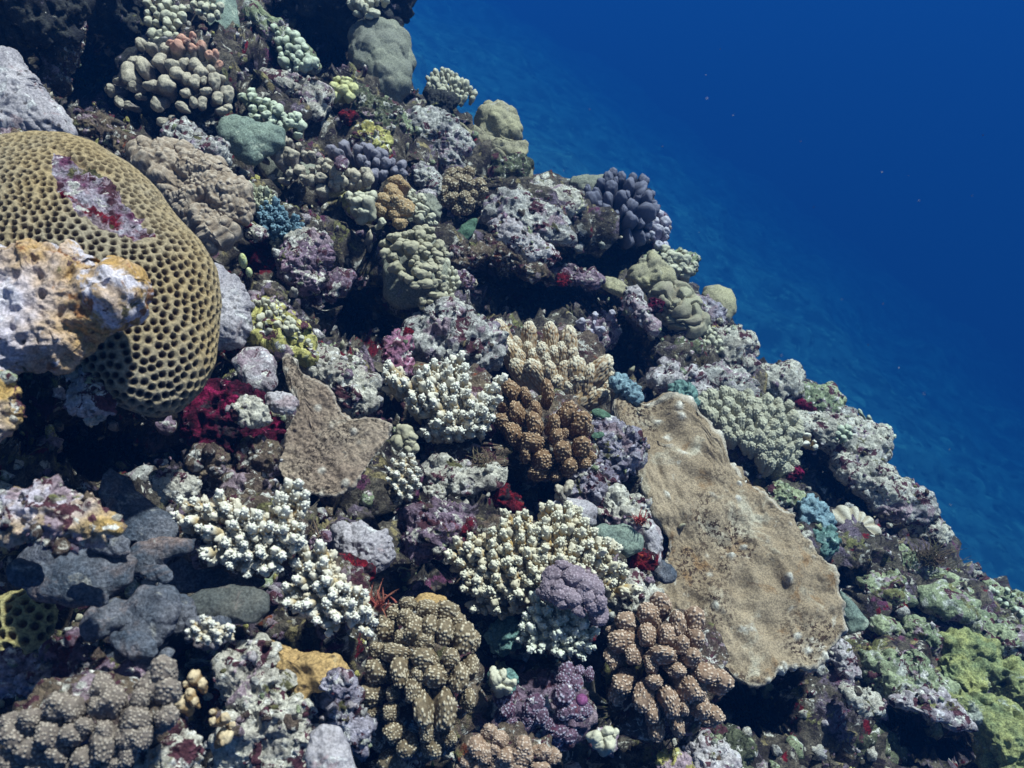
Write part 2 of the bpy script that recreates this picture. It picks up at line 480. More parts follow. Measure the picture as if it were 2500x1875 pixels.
# the next spur of the slope, far off in the blue
dA, dB = at(1250, -200, 1), at(2800, 850, 1)
nF = np.cross(dB, dA)
nF /= np.linalg.norm(nF)
if nF[2] < 0:
    nF = -nF
def build_far():
    n = 230
    e1, e2 = plane_basis(nF)
    hh = 6.0
    c = -hh * nF
    fwd = (dA + dB) / 2
    fwd = fwd - nF * fwd.dot(nF)
    fwd /= np.linalg.norm(fwd)
    side = np.cross(nF, fwd)
    a = np.linspace(0, 1, n)
    aa = 2.5 + 75 * a ** 1.6
    bb = np.linspace(-1, 1, n)
    A, B = np.meshgrid(aa, bb, indexing='ij')
    Bw = B * (6 + A * .9)
    V = c[None, None] + A[..., None] * fwd + Bw[..., None] * side
    V = V.reshape(-1, 3)
    f1, f2, idd = worley(V / .9, 71)
    d = .30 * (1 - f1) * (.3 + idd) + .14 * fbm(V / 2.2, 3, 77) + .8 * fbm(V / 9, 2, 78)
    f1, f2, idd = worley(V / .38, 73)
    d += .11 * (1 - f1) * (.1 + idd)
    f1, f2, idd = worley(V / 2.6, 75)
    d += 1.1 * np.clip(.75 - f1, 0, 1) * (idd > .45) * idd
    V = V + nF * d[:, None]
    j, i = np.meshgrid(np.arange(n - 1), np.arange(n - 1), indexing='ij')
    k = (j * n + i).ravel()
    Fc = np.stack([k, k + n, k + n + 1, k + 1], 1)
    link('far_reef_slope', mk_mesh('far_reef_slope', V, Fc, MT['far_reef']), kind='structure')
build_far()

ZB = -46.0
g = 40
gx, gy = np.meshgrid(np.linspace(-95, 95, g), np.linspace(-95, 95, g), indexing='ij')
Vs = np.stack([gx.ravel(), gy.ravel(), np.full(g * g, ZB)], 1)
Vs[:, 2] += .3 * fbm(Vs / 9, 3, 4)
jj, ii = np.meshgrid(np.arange(g - 1), np.arange(g - 1), indexing='ij')
kk = (jj * g + ii).ravel()
link('seabed', mk_mesh('seabed', Vs, np.stack([kk, kk + g, kk + g + 1, kk + 1], 1), MT['sand']), kind='structure')

# ------------------------------------------------------------------ builders
def outline_radius(pts, c, n=360, sm=2):
    P = np.array(pts, float)
    dens = []
    for i in range(len(P)):
        a, b = P[i], P[(i + 1) % len(P)]
        dens.append(a[None] + (b - a)[None] * np.linspace(0, 1, 24, endpoint=False)[:, None])
    D = np.concatenate(dens) - np.array(c)[None]
    th = np.arctan2(-D[:, 1], D[:, 0])
    r = np.hypot(D[:, 0], D[:, 1])
    o = np.argsort(th)
    tg = np.linspace(-np.pi, np.pi, n, endpoint=False)
    rg = np.interp(tg, th[o], r[o], period=2 * np.pi)
    for _ in range(sm):
        rg = (np.roll(rg, 1) + 2 * rg + np.roll(rg, -1)) / 4
    return tg, rg

def ell(cx, cy, rx, ry, rot=0, n=24):
    a = math.radians(-rot)
    return [(cx + rx * math.cos(t) * math.cos(a) - ry * math.sin(t) * math.sin(a),
             cy + rx * math.cos(t) * math.sin(a) + ry * math.sin(t) * math.cos(a))
            for t in [2 * math.pi * k / n for k in range(n)]]

ROCKS = []
_seed = [100]
def blob_mesh(pts, c, D, style, mat, bulge=.7, tilt=(0.0, .35), level=None, amp=1.0, dead=None, wart=None):
    """a closed lump whose outline is pts (photo pixels), with real depth; local axes are world axes"""
    _seed[0] += 13
    sd = _seed[0]
    s = mpp(D)
    tg, rg = outline_radius(pts, c)
    if style in ('rock', 'nodular', 'tuft'):
        cs = np.stack([np.cos(tg) * 2.3 + sd, np.sin(tg) * 2.3, tg * 0], 1)
        rg = rg * (1 + .07 * fbm(cs, 2, sd) + .05 * fbm(cs * 3.1, 2, sd + 1))
    rm = rg.mean()
    if level is None:
        level = 6 if rm > 58 else 5 if rm > 16 else 4
    S, Fc = ico(level)
    if style != 'plate' and style != 'tuft':                # the back, sunk in the reef, is left open
        S, Fc = cut_back(S, Fc, level)
    th = np.arctan2(S[:, 1], S[:, 0])
    rr = np.hypot(S[:, 0], S[:, 1])
    Rr = np.interp(th, tg, rg, period=2 * np.pi) * s
    bm_ = min(rm * s, np.percentile(rg, 25) * 1.3 * s) * bulge
    if style == 'plate':
        z = np.tanh(S[:, 2] * 3.2) * .5 * bulge * rm * s
        X, Y = S[:, 0] / (rr + 1e-9) * np.sin(rr * np.pi / 2) * Rr, S[:, 1] / (rr + 1e-9) * np.sin(rr * np.pi / 2) * Rr
    else:
        z = S[:, 2] * bm_
        X, Y = S[:, 0] * Rr, S[:, 1] * Rr
    # the lean of the lump: as its upper part lies farther off it is also that much larger
    zt = X * tilt[0] + Y * tilt[1]
    k = (D + zt) / D
    xc, yc = (c[0] - W / 2) / W * 2 * TAN, -(c[1] - H / 2) / W * 2 * TAN
    V = (X * k + xc * zt)[:, None] * R_ + (Y * k + yc * zt)[:, None] * U_ + (zt - z)[:, None] * F_
    N = vnorm(V, Fc)
    r = rm * s
    Q = V + sd * 1.37
    tip = None
    wx = px_of(X, c[0], s)
    if style == 'rock':
        q1, q2 = min(.034, r * .55), min(.014, r * .28)
        d = r * (.20 * fbm(Q / (.75 * r), 3, sd) + .07 * ridged(Q / (.30 * r), 3, sd + 3))
        f1, _, idd = worley(Q / q1 + .5 * fbm(Q / q1, 2, sd)[:, None], sd)
        d += .42 * q1 * (.75 - f1) * (.3 + idd)
        f1, _, idd = worley(Q / q2, sd + 7)
        d -= .55 * q2 * sstep(.50, .15, f1) * (idd > .5)
        d += .22 * q2 * (1 - f1) * (idd < .4)
        d += .0020 * ridged(Q / .009, 2, sd)
    elif style == 'nodular':
        q1 = min(.020, r * .42)
        f1, _, idd = worley(Q / q1 + .3 * fbm(Q / q1, 2, sd)[:, None], sd)
        d = r * .18 * fbm(Q / (.7 * r), 3, sd) + .62 * q1 * np.sqrt(np.clip(1 - (f1 / .75) ** 2, 0, 1)) * (.2 + 1.2 * idd)
        f1, _, idd = worley(Q / (q1 * .4), sd + 7)
        d += .16 * q1 * (1 - f1) + .003 * ridged(Q / .01, 2, sd)
        tip = sstep(.3, .8, 1 - f1)
    elif style == 'smooth':
        d = r * (.13 * fbm(Q / (.8 * r), 2, sd) + .02 * fbm(Q / (.2 * r), 3, sd + 2)) + .0012 * fbm(Q / .01, 2, sd)
    elif style == 'lumpy':
        f1, _, idd = worley(Q / (.55 * r), sd, .9)
        d = r * (.20 * (1 - f1) * (.5 + idd) + .10 * fbm(Q / (.7 * r), 2, sd)) + .0015 * fbm(Q / .012, 3, sd)
    elif style == 'honey':
        cell = wart or .0128
        warp = Q + .25 * cell * np.stack([vnoise(Q / cell / 2, 1), vnoise(Q / cell / 2, 2), vnoise(Q / cell / 2, 3)], 1)
        # the cells lie on the surface: seed them on the undisplaced form, flattened to a shell
        nrm = N
        f1, f2, idd, = shell_cells(V, nrm, cell, sd)
        pit = sstep(.44, .20, f1)
        wall = sstep(.0, .35, f2 - f1)
        mask = np.ones(len(V))
        if dead is not None:
            px, py = c[0] + X / s, c[1] - Y / s
            mask = 1 - inside_soft(px + 14 * vnoise(Q / .02, 3), py + 14 * vnoise(Q / .02, 4), dead, 12)
        d = r * .05 * fbm(Q / (.9 * r), 2, sd) - cell * .58 * pit * mask + cell * .10 * (1 - wall) * mask
        d += (1 - mask) * (.004 * ridged(Q / .018, 3, sd) - .006)
        tip = pit * mask
    elif style == 'brain':
        w1 = vnoise(Q / (.34 * r) + .5 * fbm(Q / (.5 * r), 2, sd)[:, None], sd)
        v = np.abs(w1)
        groove = sstep(.14, .0, v)
        d = r * (.14 * fbm(Q / (.8 * r), 2, sd) + .17 * sstep(0, .35, v) - .04)
        tip = groove * .9
    elif style == 'plate':
        px_, py_ = X, Y
        d = r * .062 * fbm(Q / (.34 * r), 4, sd) * amp
        d += .004 * amp * ridged(np.stack([(X + .5 * Y) / .05, (Y - .5 * X) / .11, Q[:, 2] * 0], 1), 2, sd) + .006 * amp * fbm(Q / .035, 3, sd + 4)
        f1, _, idd = worley(Q / .030, sd)
        b = sstep(.26, .10, f1) * (idd > .35)
        d += .0062 * b * min(1, amp * 1.4) + .0022 * fbm(Q / .006, 2, sd)
        f1, _, idd2 = worley(Q / .045, sd + 11)
        d -= .006 * amp * sstep(.22, .08, f1) * (idd2 > .85)
        tip = np.clip(b * .8 + .30 * sstep(.965, .995, np.sin(rr * np.pi / 2)) * (S[:, 2] > 0), 0, 1)
    elif style == 'tuft':
        f1, _, idd = worley(Q / (wart or .022), sd)
        h1 = np.sqrt(np.clip(1 - (f1 / .8) ** 2, 0, 1))
        k = (wart or .022)
        f1b, _, idb = worley(Q / (k * .24), sd + 5)
        d = r * .10 * fbm(Q / (.6 * r), 2, sd) + k * .62 * h1 * (.5 + .8 * idd) + k * .24 * (1 - f1b * 1.2)
        tip = np.clip(sstep(.9, .2, f1b) * (.35 + .65 * h1), 0, 1)
    elif style == 'pitted':
        f1, _, idd = worley(Q / .030 + .4 * fbm(Q / .03, 2, 5)[:, None], sd)
        d = r * (.16 * fbm(Q / (.5 * r), 3, sd)) - .022 * sstep(.50, .12, f1) * (idd > .25)
        f1, _, idd = worley(Q / .016, sd + 3)
        d += .007 * (1 - f1) + .003 * ridged(Q / .01, 2, sd)
    elif style == 'fold':
        ang = np.arctan2(Y, X)
        d = r * .16 * np.abs(np.sin(ang * 5.5 + 2.5 * rr)) + r * .08 * fbm(Q / (.5 * r), 2, sd)
        tip = sstep(.35, .9, np.abs(np.sin(ang * 5.5 + 2.5 * rr)))
    else:
        d = np.zeros(len(V))
    V2 = V + N * (d * (amp if style != 'plate' else 1))[:, None]
    if tip is None:
        tip = np.zeros(len(V))
    return V2, Fc, tip, (c[0] + X / s, c[1] - Y / s)

def px_of(X, c, s):
    return c + X / s

def inside_soft(px, py, poly, soft):
    P = np.array(poly, float)
    c = P.mean(0)
    tg, rg = outline_radius(poly, c)
    dx, dy = px - c[0], py - c[1]
    th = np.arctan2(-dy, dx)
    r = np.hypot(dx, dy)
    return sstep(soft, -soft, r - np.interp(th, tg, rg, period=2 * np.pi))

def shell_cells(V, N, cell, sd):
    """near-regular cell centres strewn over the surface itself"""
    r2 = np.random.default_rng(sd)
    order = r2.permutation(len(V))
    keep = []
    grid = {}
    Vl = V
    for i in order:
        p = Vl[i]
        k = (int(math.floor(p[0] / cell)), int(math.floor(p[1] / cell)), int(math.floor(p[2] / cell)))
        ok = True
        lim = (cell * .80) ** 2
        for a in (-1, 0, 1):
            for b in (-1, 0, 1):
                for c in (-1, 0, 1):
                    for q in grid.get((k[0] + a, k[1] + b, k[2] + c), ()):
                        if (q[0] - p[0]) ** 2 + (q[1] - p[1]) ** 2 + (q[2] - p[2]) ** 2 < lim:
                            ok = False
                            break
                    if not ok:
                        break
                if not ok:
                    break
            if not ok:
                break
        if ok:
            grid.setdefault(k, []).append(tuple(p))
            keep.append(tuple(p))
    from mathutils import kdtree
    kd = kdtree.KDTree(len(keep))
    for i, p in enumerate(keep):
        kd.insert(p, i)
    kd.balance()
    f1 = np.empty(len(V))
    f2 = np.empty(len(V))
    for i in range(len(V)):
        q = kd.find_n(V[i], 2)
        f1[i] = q[0][2]
        f2[i] = q[1][2]
    return f1 / cell, f2 / cell, None

def depth_of(px, py, off):
    return float(base_depth(px, py)) + off

def lump(name, cat, label, pts, mat, style='rock', off=-.05, group=None, parent=None, root=None, c=None, **kw):
    """one lump of rock, coral or sponge as a single top-level mesh, or as a part when parent is given"""
    P = np.array(pts, float)
    if c is None:
        c = ((P[:, 0].min() + P[:, 0].max()) / 2 * .5 + P[:, 0].mean() * .5, (P[:, 1].min() + P[:, 1].max()) / 2 * .5 + P[:, 1].mean() * .5)
    D = depth_of(c[0], c[1], off)
    V, Fc, tip, pp = blob_mesh(pts, c, D, style, mat, **kw)
    me = mk_mesh(name, V, Fc, MT[mat], tip)
    loc = at(c[0], c[1], D)
    if style in ('rock', 'nodular') and 'rock' in mat or mat == 'lilac_spiky':
        n_ = vnorm(V, Fc)
        k_ = np.random.default_rng(int(c[0])).choice(len(V), min(len(V), 1200), replace=False)
        k_ = k_[n_[k_].dot(F_) < .1]
        ROCKS.append((V[k_] + loc, n_[k_], float(mpp(D) * (P[:, 0].max() - P[:, 0].min()) * (P[:, 1].max() - P[:, 1].min()))))
    if parent is not None:
        return link(name, me, parent=parent, loc=loc - root)
    return link(name, me, label=label, cat=cat, group=group, loc=loc), pp, loc, D, V, Fc, tip

def thing(name, label, cat, loc, group=None):
    return link(name, None, label=label, cat=cat, group=group, loc=loc)

# -------- shared meshes of branches, knobs and lobes: radius 1, tip at z=0, root at negative z
def column(level, shaft, taper, sd, noise=.12, style='smooth', wart=.26, flare=0.0):
    S, Fc = ico(level)
    zs = S[:, 2]
    up = zs > 0
    z = np.where(up, -1 + zs, -1 + zs * (1 + shaft))
    h = np.clip(-(z + 1) / (1 + shaft), 0, 1)
    rr = np.hypot(S[:, 0], S[:, 1]) + 1e-9
    rad = np.where(up, rr, np.clip(1 - zs ** 2, 0, 1) ** .18)
    rad = rad * (1 - taper * h) * (1 + flare * np.exp(-((z + .7) / .6) ** 2))
    V = np.stack([S[:, 0] / rr * rad, S[:, 1] / rr * rad, z], 1)
    N = vnorm(V, Fc)
    Q = V + sd * 3.1
    d = noise * fbm(Q / 1.3, 2, sd)
    tip = sstep(-1.6, -.1, z)
    if style == 'wart':
        f1, _, idd = worley(Q / wart, sd, .75)
        b = np.sqrt(np.clip(1 - (f1 / .46) ** 2, 0, 1))
        d = d + wart * .46 * b * (.65 + .5 * idd)
        tip = np.clip(sstep(.30, .9, b) * (.45 + .65 * sstep(-2.0, -.1, z)) + .12 * sstep(-.8, 0, z), 0, 1)
    elif style == 'grain':
        d = d + .05 * fbm(Q / .22, 2, sd + 4) + .10 * fbm(Q / .55, 2, sd + 9)
    elif style == 'digit':
        f1, _, idd = worley(Q / wart / np.array([1, 1, 1.25]), sd, .8)
        b = np.sqrt(np.clip(1 - (f1 / .62) ** 2, 0, 1))
        d = d + wart * .45 * b * (.5 + .7 * idd)
        tip = np.clip(.75 * sstep(.3, .95, b) * (.45 + .55 * sstep(-2.6, -.4, z)) + sstep(-.8, -.05, z) * .6, 0, 1)
    V = V + N * d[:, None]
    return V, Fc, tip

def join(parts):
    Vs_, Fs, Ts, o = [], [], [], 0
    for V, Fc, t in parts:
        Vs_.append(V)
        Fs.append(Fc + o)
        Ts.append(t)
        o += len(V)
    return np.concatenate(Vs_), np.concatenate(Fs), np.concatenate(Ts)

def rot_to(d):
    return np.array(Vector([float(q) for q in d]).to_track_quat('Z', 'Y').to_matrix())

def spriggy(sd, n=7, L=3.0, nub=.80, fine=12, spread=1.0, fl=2):
    """a branch crowded with knobbly branchlets, each ending in tiny cups"""
    r = np.random.default_rng(sd)
    out = []
    V, Fc, _ = column(4, L - 2, .35, sd, .1)
    V[:, :2] *= .50
    out.append((V * np.array([1, 1, 1]) + np.array([0, 0, -.4]), Fc, np.full(len(V), .05)))
    for i in range(n):
        z = -L * (i / n) ** 1.0 * .85
        a = i * 2.4 + r.uniform(-.4, .4)
        el = r.uniform(.25, .8) + .5 * math.exp(-abs(z) * 2)
        dirn = np.array([math.cos(a) * math.cos(el), math.sin(a) * math.cos(el), math.sin(el)])
        if i == 0:
            dirn = np.array([0, 0, 1.0])
        ln = spread * r.uniform(.45, .75) * (1 - .25 * abs(z) / L)
        base = np.array([0, 0, z - .45])
        c = base + dirn * ln
        V, Fc = ico(3)
        k = nub * r.uniform(.75, 1.1)
        f = fbm(V * 2.0 + i + sd, 2, sd)
        Vn = (V * (1 + .16 * f)[:, None]) * np.array([.60, .60, 1.25]) * k
        M = rot_to(dirn)
        tipv = .05 + .85 * sstep(-.5, .6, V[:, 2])
        tipv = tipv * (1 - .85 * abs(z) / L)
        out.append((Vn @ M.T + c, Fc, tipv))
        for q in range(fine):
            b = q * 2.4 + r.uniform(-.3, .3)
            e2 = r.uniform(.1, 1.3)
            d2 = M @ np.array([math.cos(b) * math.cos(e2), math.sin(b) * math.cos(e2), math.sin(e2)])
            V, Fc = ico(fl)
            Vn = V * np.array([.095, .095, .13]) * (nub / .6) * r.uniform(.7, 1.2)
            M2 = rot_to(d2)
            out.append((Vn @ M2.T + c + d2 * k * np.array([.72, .72, 1.0]), Fc, np.full(len(V), max(0, 1 - 1.0 * abs(z) / L))))
    return join(out)

LIB = {}
def lib(key, makers):
    LIB[key] = makers
lib('knob', [column(4, 1.2, .15, 300 + i, .34) for i in range(5)])
lib('knob_hi', [column(4, 1.6, .12, 310 + i, .36, 'grain', flare=.10) for i in range(7)])
lib('finger', [column(4, 2.2, .05, 320 + i, .30, 'grain', flare=.05) for i in range(6)])
lib('wart', [column(6, .9, .25, 330 + i, .26, 'wart', .27) for i in range(3)])
lib('wart_lo', [column(5, .9, .25, 340 + i, .22, 'wart', .34) for i in range(4)])
lib('digit', [column(6, 2.2, -.10, 350 + i, .12, 'digit', .27) for i in range(4)])
lib('sprig', [spriggy(360 + i) for i in range(6)])
lib('sprig_dense', [spriggy(370 + i, n=6, L=2.4, nub=.80, fine=10) for i in range(5)])
lib('tufty', [column(5, .9, .3, 380 + i, .42, 'wart', .24) for i in range(4)])
_lm = {}
def lib_mesh(key, i, mat):
    k = (key, i % len(LIB[key]), mat)
    if k not in _lm:
        V, Fc, t = LIB[key][k[1]]
        _lm[k] = mk_mesh(key, V, Fc, MT[mat], t)
    return _lm[k]

def in_poly(x, y, P):
    ins = False
    j = len(P) - 1
    for i in range(len(P)):
        if (P[i][1] > y) != (P[j][1] > y) and x < (P[j][0] - P[i][0]) * (y - P[i][1]) / (P[j][1] - P[i][1]) + P[i][0]:
            ins = not ins
        j = i
    return ins

def strew(poly, spacing, seed, size, jitter=.25, tries=4000):
    r = random.Random(seed)
    xs, ys = [p[0] for p in poly], [p[1] for p in poly]
    out = []
    for _ in range(tries):
        x, y = r.uniform(min(xs), max(xs)), r.uniform(min(ys), max(ys))
        if not in_poly(x, y, poly):
            continue
        if all((x - q[0]) ** 2 + (y - q[1]) ** 2 > spacing ** 2 for q in out):
            k = 1 + r.uniform(-jitter, jitter)
            out.append((x, y, size * k, size * k * r.uniform(.85, 1.2), r.uniform(-40, 40)))
    return out

def colony(name, cat, label, lobes, key, mat, part='branch', off=-.06, group=None, long=2.0, up=.62, fan=.55, bulge=.5,
           base='auto', base_mat='reef_crust', base_style='rock', seed=0, zjit=.1, tilt=.35):
    """a coral colony: an Empty at its base, a base part and one part per branch or knob"""
    r = random.Random(seed * 7 + len(lobes))
    L_ = [(l[0], l[1], l[2], l[3], l[4] if len(l) > 4 else 0) for l in lobes]
    xs = [l[0] for l in L_]
    ys = [l[1] for l in L_]
    cx, cy = (min(xs) + max(xs)) / 2, (min(ys) + max(ys)) / 2
    hx, hy = (max(xs) - min(xs)) / 2 + 10, (max(ys) - min(ys)) / 2 + 10
    D0 = depth_of(cx, cy, off)
    s = mpp(D0)
    size = max(hx, hy) * s
    msz = sum((l[2] + l[3]) / 4 for l in L_) / len(L_) * s
    back = bulge * min(hx, hy) * s
    root = at(cx, cy, D0 + back + msz)
    t = thing(name, label, cat, root, group)
    for i, (x, y, w, h, rot) in enumerate(L_):
        u, v = (x - cx) / hx, -(y - cy) / hy
        rad = min(1, math.hypot(u, v))
        dz = back * (1 - math.sqrt(max(0, 1 - rad * rad * .95))) + (y * 0)
        tl = -tilt * (y - cy) * s
        D = D0 + dz + tl * .6 + r.uniform(-zjit, zjit) * msz
        p = at(x, y, D)
        gdir = up * U_ - (1 - up) * F_ + fan * (u * R_ + v * U_)
        gdir = gdir + np.array([r.uniform(-.22, .22) for _ in range(3)])
        gdir /= np.linalg.norm(gdir)
        a = math.radians(rot)
        xa = math.cos(a) * R_ + math.sin(a) * U_
        xa = xa - gdir * xa.dot(gdir)
        xa /= np.linalg.norm(xa)
        ya = np.cross(gdir, xa)
        if key == 'sprig':
            w, h = w * 1.10, h * 1.10
        elif key in ('knob', 'knob_hi', 'finger'):
            kk = r.uniform(.66, 1.08)
            w, h = w * kk, h * kk * r.uniform(.8, 1.2)
        elif key in ('wart', 'tufty'):
            kk = r.uniform(.78, .95)
            w, h = w * kk, h * kk
        sw, sh = w / 2 * mpp(D), h / 2 * mpp(D)
        sl = (w + h) / 4 * mpp(D) * long / 2.0
        # tip sits half a width above the centre of the visible end
        o3 = p + gdir * sl * (.45 if key.startswith('sprig') else .85)
        M = Matrix(((xa[0] * sw, ya[0] * sh, gdir[0] * sl, 0), (xa[1] * sw, ya[1] * sh, gdir[1] * sl, 0),
                    (xa[2] * sw, ya[2] * sh, gdir[2] * sl, 0), (0, 0, 0, 1)))
        M.translation = Vector([float(q) for q in (o3 - root)])
        o = link(part, lib_mesh(key, r.randrange(50), mat), parent=t)
        o.matrix_basis = M
    if base == 'auto':
        hull = ell(cx, cy + hy * .12, hx * .92, hy * .86)
        base = hull
    if base:
        P = np.array(base, float)
        c = (P[:, 0].mean(), P[:, 1].mean())
        Db = D0 + back * 1.1 + msz * 2.2 + .03
        V, Fc, tip, _ = blob_mesh(base, c, Db, base_style, base_mat, bulge=.55, level=5, tilt=(0, tilt))
        me = mk_mesh('base', V, Fc, MT[base_mat], tip)
        link('base', me, parent=t, loc=at(c[0], c[1], Db) - root)
    return t

def Z(ox, oy, items):                                   # enlargements were read at 3.16 x
    return [(ox + i[0] / 3.16, oy + i[1] / 3.16, i[2] / 3.16, i[3] / 3.16) + tuple(i[4:]) for i in items]


# ------------------------------------------------------------------ rocks and massive corals
G_ROCK = 'lumps of crusted reef rock'
def rock(label, pts, mat='grey_rock', style='rock', off=-.05, **kw):
    return lump('reef_rock', 'rock', label, pts, mat, style, off, group=G_ROCK, **kw)

# the big honeycomb coral, left
o, pp, loc, D, V, Fc, tip = lump('honeycomb_coral', 'coral',
    'huge yellow-tan honeycomb coral dome with a dead purple scar on its shoulder',
    [(-130, 430), (-60, 360), (0, 343), (90, 331), (170, 332), (230, 345), (300, 392), (370, 455), (430, 530), (480, 590), (515, 660), (535, 740),
     (530, 820), (515, 890), (480, 950), (430, 995), (380, 1012), (320, 1000), (270, 965), (230, 915), (150, 860), (-50, 820), (-140, 640)],
    'honeycomb', 'honey', -.34, c=(200, 660), bulge=.62, tilt=(.12, .38), level=8, wart=.0102,
    dead=[(175, 380), (240, 400), (300, 430), (350, 500), (400, 560), (430, 600), (400, 610), (345, 590), (280, 545), (230, 490), (190, 440)])
o.data.materials.append(MT['honeycomb_dead'])
px, py = pp
msk = inside_soft(px + 12 * vnoise(V / .02, 3), py + 12 * vnoise(V / .02, 4),
                  [(175, 380), (240, 400), (300, 430), (350, 500), (400, 560), (430, 600), (400, 610), (345, 590), (280, 545), (230, 490), (190, 440)], 6)
front = V.dot(F_) < .0
fm = ((msk > .5) & front)[Fc].all(axis=1)
o.data.polygons.foreach_set('material_index', fm.astype(np.int32))

lump('honeycomb_coral', 'coral', 'small yellow honeycomb coral with wide dark cells near the lower left corner',
     [(-30, 1480), (20, 1450), (80, 1435), (125, 1450), (140, 1490), (130, 1540), (110, 1590), (60, 1605), (0, 1600), (-40, 1560)],
     'yellow_honeycomb', 'honey', -.10, level=6, wart=.0125, bulge=.5)

rock('pink and ochre knobbly rock overlapping the left side of the big honeycomb coral',
     [(-90, 618), (0, 610), (60, 606), (150, 596), (200, 622), (240, 668), (290, 655), (330, 670), (338, 715), (300, 755), (255, 785), (215, 820),
      (200, 860), (150, 890), (60, 905), (0, 930), (-90, 950)], 'ochre_crust', off=-.42, level=7, bulge=.42, amp=.7)
rock('smooth lilac rock shoulder above the big honeycomb coral at the left edge',
     [(-70, 140), (10, 116), (45, 140), (75, 190), (110, 240), (150, 285), (170, 325), (120, 345), (40, 350), (-70, 350)], 'pale_lilac', 'rock', off=-.26, amp=.45)
rock('dark reddish ledge tucked between lilac rock and honeycomb coral at left edge',
     ell(20, 342, 55, 22, 8), 'brown_turf_rock', off=-.33)
rock('grey-lilac rock bulging out behind the right flank of the big honeycomb coral',
     [(495, 640), (540, 650), (580, 690), (612, 740), (612, 790), (590, 840), (560, 860), (520, 850), (500, 760)], 'pale_lilac', 'rock', -.13, amp=.45)
rock('rocky lump with a pink tip below the knobbly ochre rock at the left edge',
     [(-40, 920), (10, 900), (35, 960), (40, 1010), (30, 1050), (0, 1080), (-40, 1080)], 'ochre_rock', off=-.38)
rock('small pink and white rock wedged under the big honeycomb coral',
     [(180, 930), (215, 905), (250, 935), (275, 985), (260, 1010), (215, 1005), (180, 1000)], 'lilac_rock', off=-.30)
rock('pinkish rock sliver left beneath the ochre knobbly rock', ell(240, 1000, 40, 22, 20), 'cream_rock', off=-.24)

# upper left, dim ledges
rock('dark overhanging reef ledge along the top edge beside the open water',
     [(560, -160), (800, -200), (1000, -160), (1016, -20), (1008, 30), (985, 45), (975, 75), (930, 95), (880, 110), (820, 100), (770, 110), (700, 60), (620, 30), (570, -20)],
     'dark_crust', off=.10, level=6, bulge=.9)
rock('rock with shade darkened into its colour hanging at the top left corner', [(-80, -120), (160, -140), (200, 0), (180, 90), (120, 110), (40, 80), (-80, 90)], 'dark_crust', off=-.12)
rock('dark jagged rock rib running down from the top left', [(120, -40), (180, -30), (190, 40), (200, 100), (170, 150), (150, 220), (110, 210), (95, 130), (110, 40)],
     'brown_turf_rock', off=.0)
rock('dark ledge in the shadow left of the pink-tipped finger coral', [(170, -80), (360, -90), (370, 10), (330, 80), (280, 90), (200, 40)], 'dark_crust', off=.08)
lump('draped_coral', 'coral', 'dull blue-grey draped coral sheet hanging above the pink-tipped finger coral',
     [(430, 45), (470, 20), (530, 0), (575, -20), (585, 30), (578, 75), (555, 110), (525, 122), (500, 112), (470, 85), (440, 75)],
     'sage_dome', 'smooth', .0, bulge=.4, tilt=(.1, .6))
lump('ridge_coral', 'coral', 'long sage-green coral ridge slanting down from the top left of the frame',
     [(590, 10), (605, 2), (640, 30), (670, 60), (700, 75), (735, 110), (760, 140), (788, 165), (760, 175), (725, 150), (690, 130), (665, 100), (630, 60), (595, 35)],
     'mossy_rock', 'nodular', -.02, bulge=.5)
rock('deep blue-grey rock face far back in the gap left of the dark overhang',
     [(700, 70), (740, 70), (790, 95), (810, 110), (800, 150), (780, 170), (740, 140), (710, 110)], 'sage_dome', 'smooth', .45)
rock('mauve and grey rock ledge running left of the small yellow knob coral',
     [(625, 170), (660, 165), (700, 180), (760, 200), (800, 215), (815, 250), (800, 280), (770, 290), (745, 255), (700, 225), (650, 205)], 'cream_rock', off=-.03)
lump('dome_coral', 'coral', 'large olive-grey two-humped dome coral under the dark overhang by the open water',
     [(862, 92), (880, 68), (905, 66), (918, 74), (930, 62), (960, 66), (985, 95), (997, 140), (1003, 180), (995, 225), (975, 250), (935, 255), (900, 235), (875, 200), (862, 140)],
     'olive_dome', 'lumpy', .0, bulge=.75, level=6)
rock('mossy green rock face under the large two-humped dome coral',
     [(860, 215), (910, 235), (960, 260), (985, 300), (990, 350), (960, 370), (910, 330), (870, 290), (850, 250)], 'green_rock', off=.02)
lump('speckled_coral', 'coral', 'yellow-green speckled mound coral left of the central boulder line and below the red patch',
     [(870, 322), (900, 308), (930, 315), (948, 345), (945, 372), (915, 370), (880, 360), (860, 340)], 'yellow_crust', 'nodular', -.05)
lump('encrusting_coral', 'coral', 'sage-green encrusting coral lobe below the mint knob coral',
     [(530, 315), (545, 290), (575, 280), (605, 290), (625, 305), (660, 300), (690, 320), (695, 355), (660, 375), (620, 400), (580, 385), (545, 350)],
     'sage_dome', 'lumpy', -.08, bulge=.5, amp=.6)
rock('grey-brown peaked rock behind the shoulder of the big honeycomb coral',
     [(400, 350), (430, 300), (455, 290), (485, 310), (500, 345), (550, 355), (560, 385), (545, 420), (480, 430), (420, 400)], 'grey_rock', off=-.12, amp=.8)
rock('dim rubble lump on the dark slope above the big honeycomb coral', [(180, 260), (240, 280), (300, 320), (380, 360), (400, 400), (330, 390), (260, 350), (190, 310)],
     'brown_turf_rock', off=-.1)
rock('pale pink-grey rock lump with an orange rim between the finger coral and dark slope', ell(205, 305, 26, 24), 'brown_turf_rock', off=-.14)
rock('mauve crusted rock below the table coral on its stalk',
     [(1020, 275), (1060, 268), (1100, 285), (1135, 330), (1150, 370), (1120, 390), (1140, 420), (1100, 420), (1060, 395), (1030, 350), (1010, 310)], 'grey_rock', off=.0)
